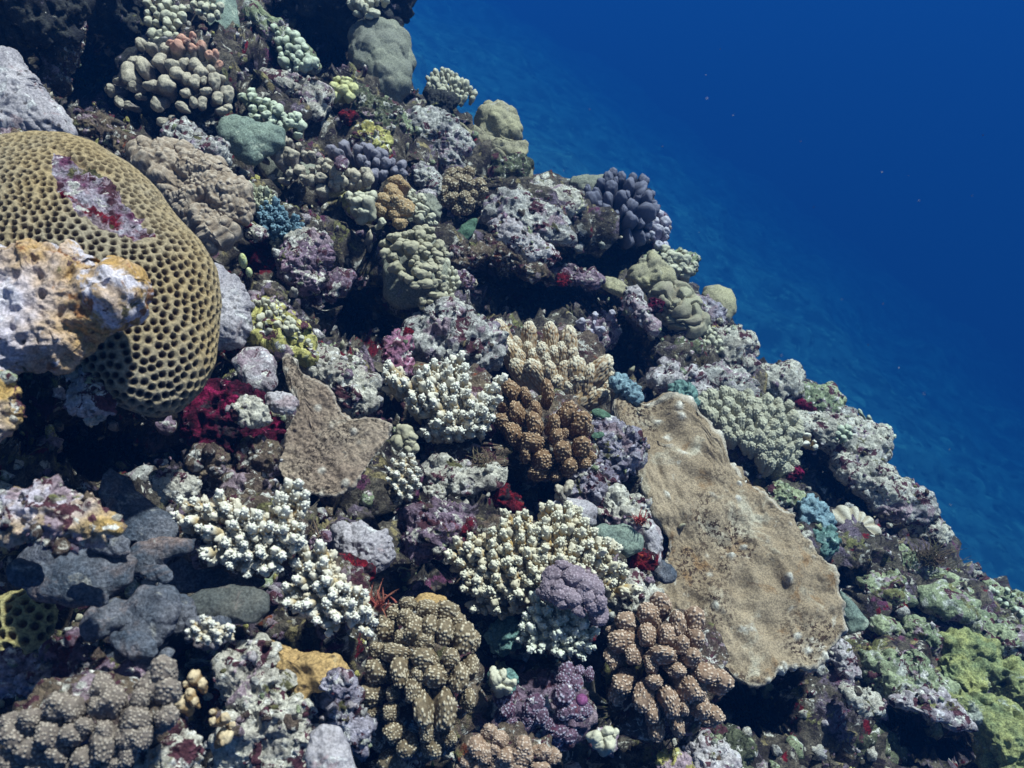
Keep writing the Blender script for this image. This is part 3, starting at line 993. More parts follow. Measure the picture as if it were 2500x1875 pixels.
rock('greenish rock standing left of the mauve crusted rock', [(945, 270), (975, 270), (1000, 300), (995, 350), (1010, 390), (980, 400), (950, 360), (945, 310)],
     'mossy_rock', off=.02)
lump('dome_coral', 'coral', 'mustard dome coral head standing against the blue water above the grey ridge',
     [(1163, 300), (1170, 275), (1190, 262), (1225, 258), (1250, 264), (1264, 290), (1268, 315), (1262, 340), (1235, 355), (1190, 350), (1165, 335)],
     'mustard_dome', 'lumpy', .02, bulge=.9, level=6)
lump('mound_coral', 'coral', 'mustard lobed coral skirt spreading beneath the dome head against the blue water',
     [(1112, 300), (1128, 305), (1145, 325), (1160, 300), (1180, 330), (1230, 350), (1262, 340), (1285, 350), (1292, 370), (1275, 390), (1240, 380),
      (1200, 395), (1180, 410), (1150, 390), (1140, 350), (1120, 325)], 'mustard_dome', 'lumpy', .03, bulge=.6, level=6)
rock('dark-faced rock under the mustard dome coral at the reef edge',
     [(1180, 385), (1240, 370), (1275, 385), (1295, 400), (1297, 430), (1280, 455), (1230, 460), (1190, 450), (1170, 420)], 'green_rock', off=.08)
lump('knob_coral', 'coral', 'small upright tan coral knob on the outer reef edge below the mustard dome',
     ell(1287, 418, 15, 26, 10), 'mustard_dome', 'smooth', .03)
rock('pale grey-topped rock beside the grey finger lobes', [(1005, 415), (1025, 400), (1050, 408), (1075, 440), (1078, 470), (1050, 470), (1020, 450)], 'grey_rock', off=-.05)
rock('small white crusted nub between grey finger lobes and tan lobed coral', ell(1040, 485, 26, 20, -20), 'lilac_rock', off=-.06)

# the grey boulder and its back
rock('upper slab of the big pale grey boulder near the purple-grey finger coral',
     [(1185, 490), (1215, 465), (1245, 460), (1280, 475), (1330, 500), (1370, 530), (1395, 560), (1405, 590), (1360, 600), (1300, 590), (1240, 570), (1200, 540)],
     'grey_rock', off=-.14, level=6, bulge=.6, amp=.8)
rock('lower slab of the big pale grey boulder overhanging the dark central cave',
     [(1195, 535), (1230, 530), (1265, 545), (1310, 575), (1350, 605), (1372, 635), (1345, 645), (1300, 630), (1250, 605), (1215, 580), (1195, 560)],
     'lilac_rock', off=-.20, level=6, bulge=.6, amp=.7)
rock('pale mottled rock crest behind the grey boulder with a mustard cap',
     [(1240, 470), (1270, 455), (1300, 450), (1340, 448), (1350, 465), (1380, 455), (1410, 465), (1430, 500), (1400, 530), (1340, 510), (1280, 490)],
     'cream_rock', off=-.04, amp=.7)
lump('dome_coral', 'coral', 'low pale green dome coral peeping out behind the purple-grey finger coral',
     [(1388, 450), (1400, 432), (1430, 424), (1475, 427), (1480, 450), (1450, 480), (1410, 480)], 'olive_dome', 'smooth', .02)
rock('dark rock face under the big grey boulder', [(1180, 560), (1240, 600), (1330, 650), (1340, 680), (1270, 670), (1200, 640), (1165, 600)], 'brown_turf_rock', off=-.04)
rock('rocky rim with red patches left of the dark central cave',
     [(1105, 610), (1140, 600), (1180, 595), (1200, 615), (1170, 640), (1130, 660), (1105, 650)], 'brown_turf_rock', off=-.08)
rock('pinkish rock scrap hanging at the left mouth of the central cave', [(1110, 660), (1140, 665), (1155, 685), (1140, 700), (1115, 690)], 'purple_rock', off=-.06)

# edge of the reef, middle right
lump('fold_coral', 'coral', 'tan coral with swollen folds below the purple-grey finger coral',
     [(1530, 680), (1545, 655), (1575, 640), (1590, 615), (1615, 640), (1640, 660), (1645, 690), (1620, 715), (1580, 710), (1545, 705)], 'mustard_dome', 'brain', -.02)
lump('fold_coral', 'coral', 'olive coral with thick curled ridges like worms near the domed outcrop',
     [(1595, 720), (1615, 700), (1655, 698), (1680, 715), (1705, 755), (1722, 780), (1720, 810), (1690, 820), (1650, 810), (1610, 770)], 'brain', 'brain', -.06, level=6, amp=1.3)
rock('dark rounded underside hanging below the curled-ridge coral', ell(1680, 845, 40, 30), 'green_rock', 'smooth', .0)
rock('white lilac drips of crusted rock left of the curled-ridge coral',
     [(1535, 705), (1555, 700), (1572, 730), (1580, 760), (1600, 785), (1612, 810), (1595, 818), (1570, 795), (1545, 780), (1530, 740)], 'lilac_rock', 'rock', -.09)
lump('mound_coral', 'coral', 'tan coral mound roofing the dark central cave on its right',
     [(1460, 685), (1475, 673), (1510, 685), (1535, 700), (1532, 725), (1505, 720), (1475, 705)], 'mustard_dome', 'smooth', -.06)
rock('crimson and white crusted roof lip of the central cave',
     [(1335, 665), (1370, 655), (1420, 655), (1460, 668), (1480, 685), (1450, 700), (1400, 690), (1350, 690), (1335, 700)], 'purple_rock', off=-.04)
lump('dome_coral', 'coral', 'smooth tan dome coral jutting into the blue at the middle of the reef edge',
     [(1712, 718), (1722, 700), (1755, 694), (1785, 706), (1798, 735), (1795, 765), (1780, 790), (1755, 800), (1735, 780), (1718, 750)], 'mustard_dome', 'smooth', .0, bulge=.9, amp=.6)
rock('lilac and dark rock holding the smooth tan dome coral', [(1690, 720), (1730, 725), (1765, 755), (1770, 795), (1740, 810), (1710, 780)], 'lilac_spiky', off=-.03)
rock('knobbly pale mound on the reef edge below the smooth tan dome coral',
     [(1735, 820), (1770, 805), (1800, 815), (1828, 825), (1830, 860), (1840, 890), (1815, 910), (1770, 905), (1735, 880)], 'cream_rock', 'nodular', -.02)
rock('lilac knobbly rock heap at the right mouth of the lower dark cave',
     [(1590, 930), (1600, 900), (1625, 885), (1660, 895), (1690, 900), (1720, 920), (1740, 960), (1700, 975), (1650, 960), (1610, 950)], 'lilac_rock', 'nodular', -.04)
rock('crusted rock bank between the lilac knobbly heap and the cream knob field',
     [(1700, 900), (1760, 895), (1810, 920), (1850, 960), (1880, 1000), (1840, 1010), (1780, 990), (1720, 960)], 'grey_rock', 'nodular', -.02)
lump('encrusting_coral', 'coral', 'teal crust on rock just above the top of the large tan plate coral',
     [(1640, 945), (1665, 935), (1695, 950), (1700, 985), (1670, 990), (1645, 970)], 'teal_sponge', 'nodular', -.07)
lump('tube_sponge', 'sponge', 'sky-blue lumpy sponge at the top corner of the large tan plate coral',
     [(1494, 925), (1508, 918), (1530, 930), (1555, 950), (1568, 970), (1560, 984), (1540, 980), (1515, 955), (1496, 940)], 'sky_blue_sponge', 'nodular', -.20)
for a in [
    ('pale rock horn rising first on the right-hand ridge against the blue', [(1835, 905), (1870, 892), (1910, 888), (1945, 893), (1955, 915), (1950, 960), (1910, 985), (1870, 980), (1840, 945)], 'cream_rock', -.02),
    ('yellowish block on the ridge right of the pale rock horn', [(1945, 930), (1985, 945), (2040, 948), (2058, 975), (2060, 1010), (2010, 1020), (1965, 1000), (1940, 965)], 'mossy_rock', .0),
    ('mottled grey ridge rock with a black hollow next to the yellowish block', [(2000, 1010), (2060, 990), (2095, 1005), (2110, 1040), (2090, 1060), (2040, 1050)], 'grey_rock', .0),
    ('broad pale ridge rock carrying a red sponge scrap', [(1930, 1020), (1980, 1000), (2040, 1020), (2100, 1020), (2145, 1035), (2160, 1080), (2155, 1125), (2110, 1140), (2050, 1110), (1990, 1090), (1940, 1060)], 'cream_rock', -.05),
    ('pitted pale ledge of the ridge over the long dark hollow', [(2030, 1110), (2090, 1110), (2155, 1130), (2190, 1160), (2220, 1190), (2240, 1230), (2190, 1240), (2120, 1210), (2050, 1165)], 'cream_rock', -.06),
    ('lower pitted pale ledge before the ridge tip', [(2090, 1190), (2150, 1200), (2220, 1180), (2270, 1200), (2285, 1250), (2260, 1280), (2200, 1280), (2130, 1240)], 'grey_rock', -.06),
    ('rounded pale tip of the right-hand ridge ending over the greenish rubble', [(2215, 1280), (2250, 1260), (2290, 1262), (2318, 1290), (2322, 1320), (2300, 1335), (2265, 1315), (2225, 1310)], 'cream_rock', -.05)]:
    rock(a[0], a[1], a[2], 'rock', a[3], amp=.75)

# around the large plate
o, pp, loc, D, V, Fc, tip = lump('plate_coral', 'coral', 'large tan speckled plate coral with a ragged pale rim on the right of the reef',
     [(1490, 960), (1510, 940), (1548, 960), (1570, 985), (1610, 968), (1650, 970), (1690, 990), (1715, 1020), (1718, 1048), (1745, 1060), (1760, 1100), (1790, 1140),
      (1830, 1165), (1855, 1200), (1885, 1225), (1935, 1250), (1955, 1290), (1990, 1340), (2020, 1380), (2040, 1440), (2055, 1500), (2048, 1540),
      (2015, 1580), (2000, 1612), (1960, 1625), (1915, 1618), (1890, 1625), (1875, 1665), (1835, 1668), (1800, 1655), (1780, 1640), (1740, 1600), (1700, 1560),
      (1640, 1530), (1590, 1470), (1600, 1420), (1640, 1400), (1615, 1360), (1625, 1310), (1590, 1240), (1560, 1180), (1545, 1100), (1520, 1040), (1495, 1000)],
     'tan_plate', 'plate', -.13, c=(1770, 1350), bulge=.24, tilt=(.10, .62), level=7)
lump('plate_coral', 'coral', 'smaller tan plate coral with a raised horn, left of the white thicket in the middle',
     [(684, 900), (690, 875), (705, 865), (725, 885), (738, 915), (770, 925), (800, 945), (815, 970), (835, 1010), (860, 1025), (920, 1022), (955, 1035),
      (950, 1070), (925, 1100), (890, 1150), (860, 1190), (820, 1210), (770, 1205), (735, 1190), (700, 1180), (682, 1140), (684, 1095), (705, 1045), (725, 1010), (728, 965), (700, 950)],
     'small_plate', 'plate', -.20, c=(775, 1060), bulge=.13, tilt=(.05, .45), level=7, amp=.35)

rock('broad grey rubble mound in the centre below the olive knob coral',
     [(985, 830), (1000, 800), (1050, 770), (1095, 750), (1130, 765), (1180, 785), (1210, 820), (1215, 870), (1180, 905), (1120, 910), (1060, 900), (1010, 880)],
     'grey_rock', 'nodular', -.07, level=6)
rock('pink and purple crusted rock on the left side of the central rubble mound',
     [(940, 830), (975, 800), (1000, 830), (995, 870), (1000, 900), (990, 930), (950, 915), (935, 870)], 'pink_rock', off=-.09)
rock('long purple rock flank dipping into shadow left of the white thicket',
     [(870, 850), (900, 870), (925, 930), (960, 970), (985, 1010), (970, 1030), (920, 1000), (885, 950), (865, 900)], 'purple_rock', off=-.01)
rock('yellow-green crusted mound right of the big honeycomb coral',
     [(580, 790), (610, 755), (650, 745), (690, 770), (720, 800), (765, 850), (760, 880), (720, 880), (680, 860), (630, 840), (590, 830)], 'yellow_crust', 'nodular', -.12, level=6)
rock('pale crusted rock plate right behind the horn of the smaller plate coral',
     [(735, 880), (770, 855), (810, 850), (845, 880), (860, 905), (900, 925), (912, 950), (905, 990), (870, 1010), (835, 990), (800, 950), (760, 920)], 'cream_rock', off=-.11, level=6)
rock('dark smooth lump framed by pale lilac rock under the yellow-green mound',
     [(570, 880), (600, 850), (640, 850), (670, 880), (680, 930), (670, 960), (630, 965), (590, 940)], 'lilac_rock', 'smooth', -.10)
lump('crimson_sponge', 'sponge', 'deep crimson sponge mass spreading below the big honeycomb coral',
     [(420, 1000), (470, 960), (520, 940), (570, 945), (610, 965), (650, 960), (660, 1000), (700, 1030), (690, 1075), (640, 1090), (590, 1080), (560, 1110), (510, 1090), (460, 1075), (430, 1040)],
     'crimson_sponge', 'rock', -.09, level=6, bulge=.35)
rock('small green-white lump sitting on the crimson sponge', ell(610, 1005, 44, 26, -15), 'cream_rock', 'nodular', -.23)
rock('smooth cream stone between the crimson sponge and the smaller plate coral', ell(688, 984, 40, 26, -10), 'pale_lilac', 'rock', -.24, amp=.5)
lump('ribbed_coral', 'coral', 'brown ribbed coral bump directly below the crimson sponge', ell(505, 1122, 42, 32), 'brown_turf_rock', 'nodular', -.18)
lump('ribbed_coral', 'coral', 'brown ribbed coral bump pressed against the left rim of the smaller plate coral', ell(632, 1110, 44, 34, -10), 'brown_turf_rock', 'nodular', -.17)
rock('pale pink-grey stone above the left end of the white branching coral', [(375, 1160), (400, 1145), (440, 1155), (490, 1175), (480, 1205), (440, 1225), (400, 1215), (378, 1190)], 'cream_rock', off=-.15, amp=.6)
rock('gritty brown crusted rock between pale stone and smaller plate coral', [(500, 1180), (560, 1155), (620, 1150), (660, 1180), (650, 1220), (600, 1235), (530, 1220)], 'brown_turf_rock', 'nodular', -.13)
rock('smooth pink stone beside the tallest white branches at left', ell(612, 1238, 44, 18, 12), 'lilac_rock', 'smooth', -.16)
rock('tiny round pink pebble rock alone in the dark hollow', ell(393, 1128, 17, 10), 'lilac_rock', 'smooth', -.1)
rock('purple knobbly mound left of the dark middle gap with a cream top',
     [(680, 620), (700, 600), (740, 590), (790, 600), (805, 630), (795, 670), (800, 690), (760, 700), (720, 690), (685, 660)], 'purple_rock', 'rock', -.08, level=6)
rock('cream crusted cap on the purple knobbly mound', ell(755, 590, 46, 24, -10), 'cream_rock', 'nodular', -.12)
rock('row of pink-purple rubble below the purple knobbly mound', [(660, 680), (740, 690), (800, 670), (860, 670), (850, 700), (800, 730), (740, 740), (680, 720)], 'purple_rock', 'nodular', .0)
rock('dark purple wall above the dark middle gap', [(800, 540), (860, 545), (920, 560), (930, 610), (900, 650), (840, 640), (805, 600)], 'purple_rock', 'nodular', .1)
rock('pink lump standing alone in the dark middle gap', ell(886, 682, 20, 18), 'purple_rock', off=.1)
rock('triangular grey rock shard under the olive knob coral', [(965, 690), (985, 700), (1005, 725), (975, 728), (950, 715)], 'grey_rock', off=-.04)
rock('white and red rock tip above the two yellow sea squirts', [(595, 545), (620, 548), (645, 565), (655, 580), (635, 590), (605, 575)], 'cream_rock', off=-.1)
rock('dim crimson rock wall behind the two yellow sea squirts', [(600, 600), (640, 590), (655, 640), (648, 700), (630, 760), (600, 740), (590, 680)], 'crimson_sponge', 'rock', .1)

rock('heart-shaped white-lilac rock with an orange sponge under it',
     [(815, 1295), (840, 1275), (870, 1280), (905, 1303), (935, 1298), (952, 1320), (957, 1350), (935, 1385), (910, 1395), (885, 1370), (850, 1355), (820, 1330)],
     'pale_lilac', 'rock', -.20, level=6, amp=.55)
rock('brownish rock skirt left of the heart-shaped rock', [(750, 1330), (800, 1300), (830, 1340), (870, 1380), (850, 1420), (800, 1410), (760, 1380)], 'purple_rock', off=-.13)
lump('red_sponge', 'sponge', 'orange-red sponge tucked below the heart-shaped white rock', [(812, 1375), (840, 1362), (880, 1375), (905, 1390), (900, 1415), (860, 1420), (825, 1405)], 'red_sponge', 'nodular', -.20)
rock('purple-grey rubble mound between heart-shaped rock and cream branching coral',
     [(960, 1290), (1000, 1240), (1060, 1220), (1120, 1235), (1155, 1270), (1140, 1320), (1090, 1350), (1030, 1360), (985, 1340)], 'purple_rock', 'rock', -.14, level=6)
rock('pale knobbly rubble below the white thicket in the middle',
     [(1035, 1150), (1065, 1125), (1110, 1135), (1170, 1150), (1220, 1140), (1240, 1165), (1200, 1190), (1150, 1200), (1090, 1195), (1050, 1190)], 'cream_rock', 'nodular', -.14)
rock('small pale stone low in the dark gap under the white thicket', ell(1060, 1200, 24, 16), 'cream_rock', off=-.16)
rock('purple turf mound directly beneath the white thicket', [(1040, 1080), (1110, 1090), (1190, 1100), (1250, 1090), (1240, 1130), (1150, 1140), (1070, 1120)], 'brown_turf_rock', 'nodular', -.08)
lump('crimson_sponge', 'sponge', 'crimson sponge streak in the gap left of the spiky lilac rock', [(1205, 1195), (1235, 1190), (1270, 1230), (1275, 1260), (1240, 1250), (1215, 1225)], 'red_sponge', 'nodular', -.13)
rock('dark crimson crusted rock at the back of the central gap', ell(1175, 1215, 60, 40), 'crimson_sponge', 'nodular', .02)

rock('spiky lilac rock between the brown lobed coral and the large plate coral',
     [(1455, 1050), (1480, 1030), (1520, 1040), (1555, 1060), (1562, 1110), (1545, 1150), (1500, 1165), (1460, 1140), (1450, 1090)], 'lilac_spiky', 'nodular', -.16, level=6)
rock('crumbly lilac-grey rock under the brown lobed coral',
     [(1385, 1190), (1410, 1155), (1450, 1140), (1490, 1150), (1510, 1190), (1500, 1220), (1450, 1230), (1400, 1225)], 'lilac_spiky', 'nodular', -.17, level=6)
rock('smooth bluish-white rock face just above the cream branching coral',
     [(1345, 1230), (1385, 1215), (1430, 1220), (1460, 1240), (1455, 1280), (1420, 1290), (1370, 1270), (1340, 1250)], 'pale_lilac', 'smooth', -.20)
rock('cream and white crusted rock with a scarlet weed tuft left of the large plate coral',
     [(1455, 1245), (1500, 1200), (1545, 1210), (1580, 1240), (1585, 1290), (1600, 1330), (1570, 1350), (1530, 1320), (1480, 1290)], 'cream_rock', 'rock', -.19, level=6)
rock('grey-green pitted lobe under the scarlet weed tuft', [(1440, 1295), (1480, 1278), (1530, 1285), (1568, 1310), (1565, 1345), (1530, 1355), (1490, 1335), (1450, 1315)],
     'sage_dome', 'smooth', -.23)
rock('bluish-white nodular rock pillar with crimson foot against the large plate coral',
     [(1565, 1280), (1590, 1270), (1610, 1300), (1615, 1340), (1605, 1375), (1580, 1380), (1565, 1340)], 'pale_lilac', 'lumpy', -.21)
lump('red_sponge', 'sponge', 'crimson sponge at the foot of the bluish-white pillar beside the large plate coral', [(1540, 1350), (1570, 1345), (1600, 1360), (1590, 1385), (1560, 1390), (1540, 1375)], 'red_sponge', 'nodular', -.21)
rock('white crusted rock between mauve cauliflower coral and the large plate coral',
     [(1510, 1410), (1545, 1395), (1580, 1405), (1610, 1440), (1600, 1475), (1560, 1500), (1510, 1490), (1495, 1450)], 'cream_rock', 'rock', -.19)
rock('dark blue-grey flap under the notch of the large plate coral', ell(1615, 1395, 40, 26, -20), 'slate_crust', 'smooth', -.12)

# lower left
lump('fin_coral', 'coral', 'dark slate fin-shaped coral leaning out of the shadow at lower left',
     [(243, 1200), (248, 1160), (268, 1138), (305, 1160), (330, 1190), (380, 1230), (430, 1270), (445, 1300), (410, 1322), (340, 1330), (290, 1310), (262, 1250)],
     'slate_crust', 'smooth', -.12, bulge=.35, tilt=(.1, .6), amp=.7)
rock('ochre mound with rusty red patches at the left edge', [(-40, 1240), (30, 1210), (110, 1205), (190, 1215), (250, 1250), (280, 1290), (230, 1330), (120, 1320), (0, 1320), (-40, 1300)],
     'ochre_rock', 'rock', -.32, level=6)
lump('slate_coral', 'coral', 'slate-mauve encrusting coral swell between the ochre mound and yellow honeycomb',
     [(30, 1370), (90, 1320), (180, 1320), (270, 1340), (330, 1370), (320, 1420), (260, 1460), (180, 1480), (100, 1460), (40, 1420)], 'slate_crust', 'lumpy', -.19, level=6, amp=.55, bulge=.45)
lump('slate_coral', 'coral', 'slate coral tongue with a brown tip pointing at the white branching coral',
     [(300, 1350), (370, 1310), (430, 1305), (485, 1310), (470, 1345), (400, 1380), (340, 1400), (300, 1390)], 'slate_crust', 'smooth', -.21, bulge=.5)
lump('slate_coral', 'coral', 'dark slate shelf in the shade under the white branching coral',
     [(380, 1400), (450, 1360), (520, 1370), (600, 1400), (650, 1420), (620, 1440), (540, 1440), (440, 1450), (380, 1440)], 'slate_crust', 'smooth', -.10, bulge=.4)
lump('slate_coral', 'coral', 'left lobe of the pair of brown-grey humps in the lower left',
     [(205, 1510), (230, 1480), (280, 1465), (318, 1480), (320, 1520), (280, 1550), (230, 1560), (200, 1545)], 'slate_crust', 'lumpy', -.21, amp=.8)
lump('slate_coral', 'coral', 'right lobe of the pair of brown-grey humps in the lower left',
     [(300, 1490), (350, 1440), (420, 1435), (440, 1480), (420, 1530), (380, 1570), (320, 1590), (290, 1550)], 'slate_crust', 'lumpy', -.23, amp=.8)
lump('dome_coral', 'coral', 'dark smooth oval dome coral under the white branching coral',
     [(445, 1470), (490, 1440), (560, 1428), (620, 1430), (652, 1455), (655, 1490), (630, 1520), (570, 1525), (500, 1510), (455, 1500)], 'dark_dome', 'smooth', -.20, amp=.6)
for lab, x, y, rx, ry, off in [
    ('small slate hump between the ochre mound and the slate tongue', 270, 1330, 50, 26, -.24),
    ('brown-topped slate hump between the pair of humps and the dark oval dome', 440, 1500, 34, 44, -.24),
    ('pale slate hump above the left one of the pair', 215, 1455, 48, 24, -.25),
    ('blue-grey slate hump just left of the yellow honeycomb top', 60, 1400, 44, 34, -.24),
    ('low slate hump right below the slate tongue', 385, 1400, 40, 22, -.25),
    ('mottled slate hump above the warty tan coral', 330, 1575, 60, 30, -.24)]:
    lump('slate_coral', 'coral', lab, ell(x, y, rx, ry, -15), 'slate_crust', 'lumpy', off, amp=.8, bulge=.4)
lump('slate_coral', 'coral', 'pale grey-green crust lobe below the pair of humps', [(240, 1570), (300, 1590), (380, 1590), (420, 1560), (430, 1590), (380, 1640), (300, 1630), (240, 1600)],
     'slate_crust', 'smooth', -.2)
rock('mauve and white speckled crust right of the yellow honeycomb coral', [(110, 1580), (180, 1560), (240, 1590), (300, 1620), (350, 1640), (320, 1670), (220, 1660), (130, 1620)], 'purple_rock', 'nodular', -.17)
rock('crusty purple band above the warty tan coral at lower left corner', [(-20, 1600), (60, 1620), (130, 1640), (200, 1690), (180, 1720), (100, 1700), (-20, 1680)], 'lilac_spiky', 'nodular', -.13)
lump('cup_coral', 'coral', 'smooth orange-tan mound coral in the pale mottled rock at the bottom',
     [(645, 1545), (680, 1575), (720, 1590), (770, 1590), (820, 1605), (858, 1635), (840, 1660), (790, 1680), (740, 1712), (710, 1700), (685, 1650), (660, 1600)],
     'orange_mound', 'smooth', -.20, bulge=.5, amp=1.6)
rock('broad pale mottled rock bank along the bottom left of centre',
     [(540, 1600), (600, 1540), (640, 1560), (690, 1660), (740, 1720), (760, 1800), (740, 1900), (600, 1930), (520, 1900), (560, 1800), (600, 1740), (560, 1680)],
     'cream_rock', 'rock', -.15, level=7, bulge=.45)
rock('grey smooth dome rock at the bottom edge below the orange-tan mound', [(745, 1840), (760, 1790), (790, 1770), (825, 1780), (850, 1820), (875, 1890), (850, 1940), (770, 1940)], 'pale_lilac', 'smooth', -.24)
rock('white and cream crusted rock at the bottom edge left of the dark round hole', [(350, 1860), (380, 1810), (430, 1790), (480, 1800), (490, 1860), (470, 1920), (360, 1930)], 'cream_rock', 'rock', -.22)
rock('speckled purple crust between orange-tan mound and warty tan lobed coral', [(770, 1690), (830, 1660), (865, 1690), (870, 1740), (900, 1780), (890, 1850), (850, 1800), (800, 1760)], 'lilac_spiky', 'nodular', -.17)
rock('purple crusted stone perched right of the orange-tan mound', ell(825, 1672, 40, 28), 'lilac_spiky', 'rock', -.24)
lump('dome_coral', 'coral', 'dark round sea urchin-like hollow lump at the bottom left', ell(600, 1780, 38, 44), 'dark_dome', 'smooth', -.1)
rock('mustard dome just visible behind the top of the warty tan lobed coral', ell(1050, 1475, 46, 26), 'orange_mound', 'smooth', -.12)

# bottom middle and right
rock('teal-white crusted rock left of the little cream branching coral', [(1195, 1550), (1220, 1510), (1260, 1500), (1280, 1530), (1270, 1570), (1225, 1590)], 'teal_sponge', 'nodular', -.1)
rock('dusky teal rock wall below the little cream branching coral', [(1230, 1600), (1300, 1590), (1360, 1610), (1370, 1660), (1330, 1700), (1270, 1720), (1235, 1680)], 'teal_sponge', 'smooth', .0)
rock('tall dark green-brown rock standing in shade at the lower right',
     [(1905, 1650), (1950, 1620), (1990, 1610), (2020, 1660), (2060, 1690), (2110, 1720), (2150, 1770), (2165, 1830), (2170, 1930), (1960, 1950), (1880, 1880), (1900, 1780)],
     'green_rock', 'rock', .10, level=6, bulge=.6)
rock('brown-green crusted rock at the bottom edge under the rosy lobed coral', [(1680, 1820), (1740, 1790), (1800, 1790), (1830, 1850), (1840, 1920), (1700, 1930)], 'green_rock', off=-.08)
rock('white-lilac pointed stone at the bottom edge under the rosy lobed coral', [(1690, 1800), (1710, 1790), (1740, 1820), (1790, 1860), (1800, 1910), (1700, 1920), (1640, 1890), (1660, 1840)], 'lilac_rock', off=-.14)
rock('small yellowish crusted stone at the bottom edge near the white-lilac pointed stone', ell(1650, 1870, 40, 30), 'yellow_crust', 'nodular', -.17)
lump('cone_coral', 'coral', 'dark green blunt cone coral touching the right rim of the large plate coral',
     [(2050, 1440), (2075, 1460), (2100, 1495), (2120, 1520), (2110, 1540), (2070, 1545), (2055, 1520)], 'sage_dome', 'smooth', -.04)
for a in [
    ('teal lumpy sponge nearest the top of the row along the plate rim', [(1875, 1195), (1900, 1180), (1920, 1195), (1925, 1225), (1900, 1235), (1880, 1220)], 'mossy_rock', 'nodular', -.02),
    ('olive-teal lump next down the row along the plate rim', [(1925, 1200), (1950, 1195), (1975, 1215), (1970, 1240), (1940, 1245), (1925, 1225)], 'mossy_rock', 'lumpy', .0),
    ('pale blue-teal sponge lump in the middle of the row along the plate rim', [(1950, 1245), (1975, 1215), (2010, 1235), (2030, 1265), (2020, 1290), (1985, 1285), (1955, 1265)], 'sky_blue_sponge', 'nodular', -.03),
    ('lowest teal lump of the row along the plate rim', [(1985, 1295), (2030, 1285), (2045, 1320), (2030, 1350), (2000, 1345), (1985, 1320)], 'teal_sponge', 'nodular', -.02)]:
    lump('rim_sponge', 'sponge', a[0], a[1], a[2], a[3], a[4], group='sponge lumps along the rim of the large plate coral')
lump('fold_coral', 'coral', 'beige knuckled coral like a shell in the shadow of the right-hand ridge',
     [(2020, 1255), (2045, 1240), (2085, 1243), (2120, 1265), (2143, 1300), (2142, 1330), (2115, 1330), (2080, 1310), (2045, 1290)], 'beige_fold', 'fold', -.02)
for i, a in enumerate([
    ('mossy rock step under the tip of the right-hand ridge', [(2130, 1350), (2180, 1330), (2240, 1345), (2260, 1380), (2220, 1400), (2160, 1390)], 'mossy_rock', 'rock', .02),
    ('long pale green rock finger near the right edge of the reef', [(2230, 1385), (2270, 1375), (2320, 1395), (2370, 1430), (2390, 1465), (2350, 1470), (2290, 1440), (2240, 1410)], 'mossy_rock', 'smooth', -.02),
    ('smooth whitish-green rock swell near the right frame edge', [(2240, 1440), (2290, 1420), (2350, 1450), (2390, 1470), (2385, 1510), (2340, 1520), (2280, 1500), (2240, 1480)], 'mossy_rock', 'lumpy', -.05),
    ('knobbly rock with a little ring mouth right of the blunt cone coral', [(2095, 1420), (2140, 1405), (2190, 1405), (2200, 1440), (2230, 1470), (2190, 1480), (2130, 1465)], 'mossy_rock', 'nodular', -.03),
    ('greenish nodular rock at the far right where reef meets water', [(2370, 1440), (2410, 1420), (2450, 1440), (2500, 1460), (2540, 1520), (2500, 1560), (2430, 1530), (2390, 1490)], 'mossy_rock', 'nodular', .04),
    ('crumbly pale rock under the whitish-green swell', [(2340, 1510), (2400, 1500), (2460, 1530), (2510, 1570), (2480, 1600), (2410, 1580), (2350, 1550)], 'mossy_rock', 'nodular', -.03),
    ('lilac wedge rock right of the small grey stones', [(2210, 1515), (2240, 1505), (2280, 1535), (2295, 1560), (2280, 1600), (2250, 1580), (2220, 1550)], 'mossy_rock', 'rock', -.06),
    ('small grey stone right of the blunt cone coral', ell(2160, 1530, 40, 22, -15), 'mossy_rock', 'rock', -.02),
    ('dull olive stone below the small grey stone', ell(2200, 1575, 50, 24, -15), 'green_rock', 'rock', .0),
    ('pinkish pale rock at the corner of the large plate coral', [(2015, 1590), (2050, 1560), (2085, 1600), (2100, 1650), (2070, 1660), (2030, 1620)], 'lilac_rock', 'rock', -.06),
    ('long cream rock bank in the lower right', [(2110, 1600), (2160, 1590), (2230, 1600), (2290, 1640), (2330, 1680), (2290, 1700), (2220, 1720), (2150, 1690), (2115, 1640)], 'mossy_rock', 'rock', -.10),
    ('pale undercut rock lip above the big dark hole at lower right', [(2220, 1700), (2300, 1680), (2350, 1740), (2375, 1780), (2340, 1785), (2280, 1750), (2210, 1730), (2160, 1710)], 'lilac_rock', 'rock', -.13),
    ('white crumbly stone beside the dark green-brown rock', [(2050, 1680), (2100, 1685), (2140, 1700), (2150, 1740), (2120, 1745), (2070, 1720)], 'cream_rock', 'nodular', -.11),
    ('yellow-green nodular rock above the pitted yellow-green coral', [(2300, 1555), (2340, 1540), (2390, 1555), (2440, 1570), (2430, 1600), (2370, 1610), (2310, 1600)], 'yellow_green_coral', 'nodular', -.08),
    ]):
    rock(a[0], a[1], a[2], a[3], a[4], amp=.8)
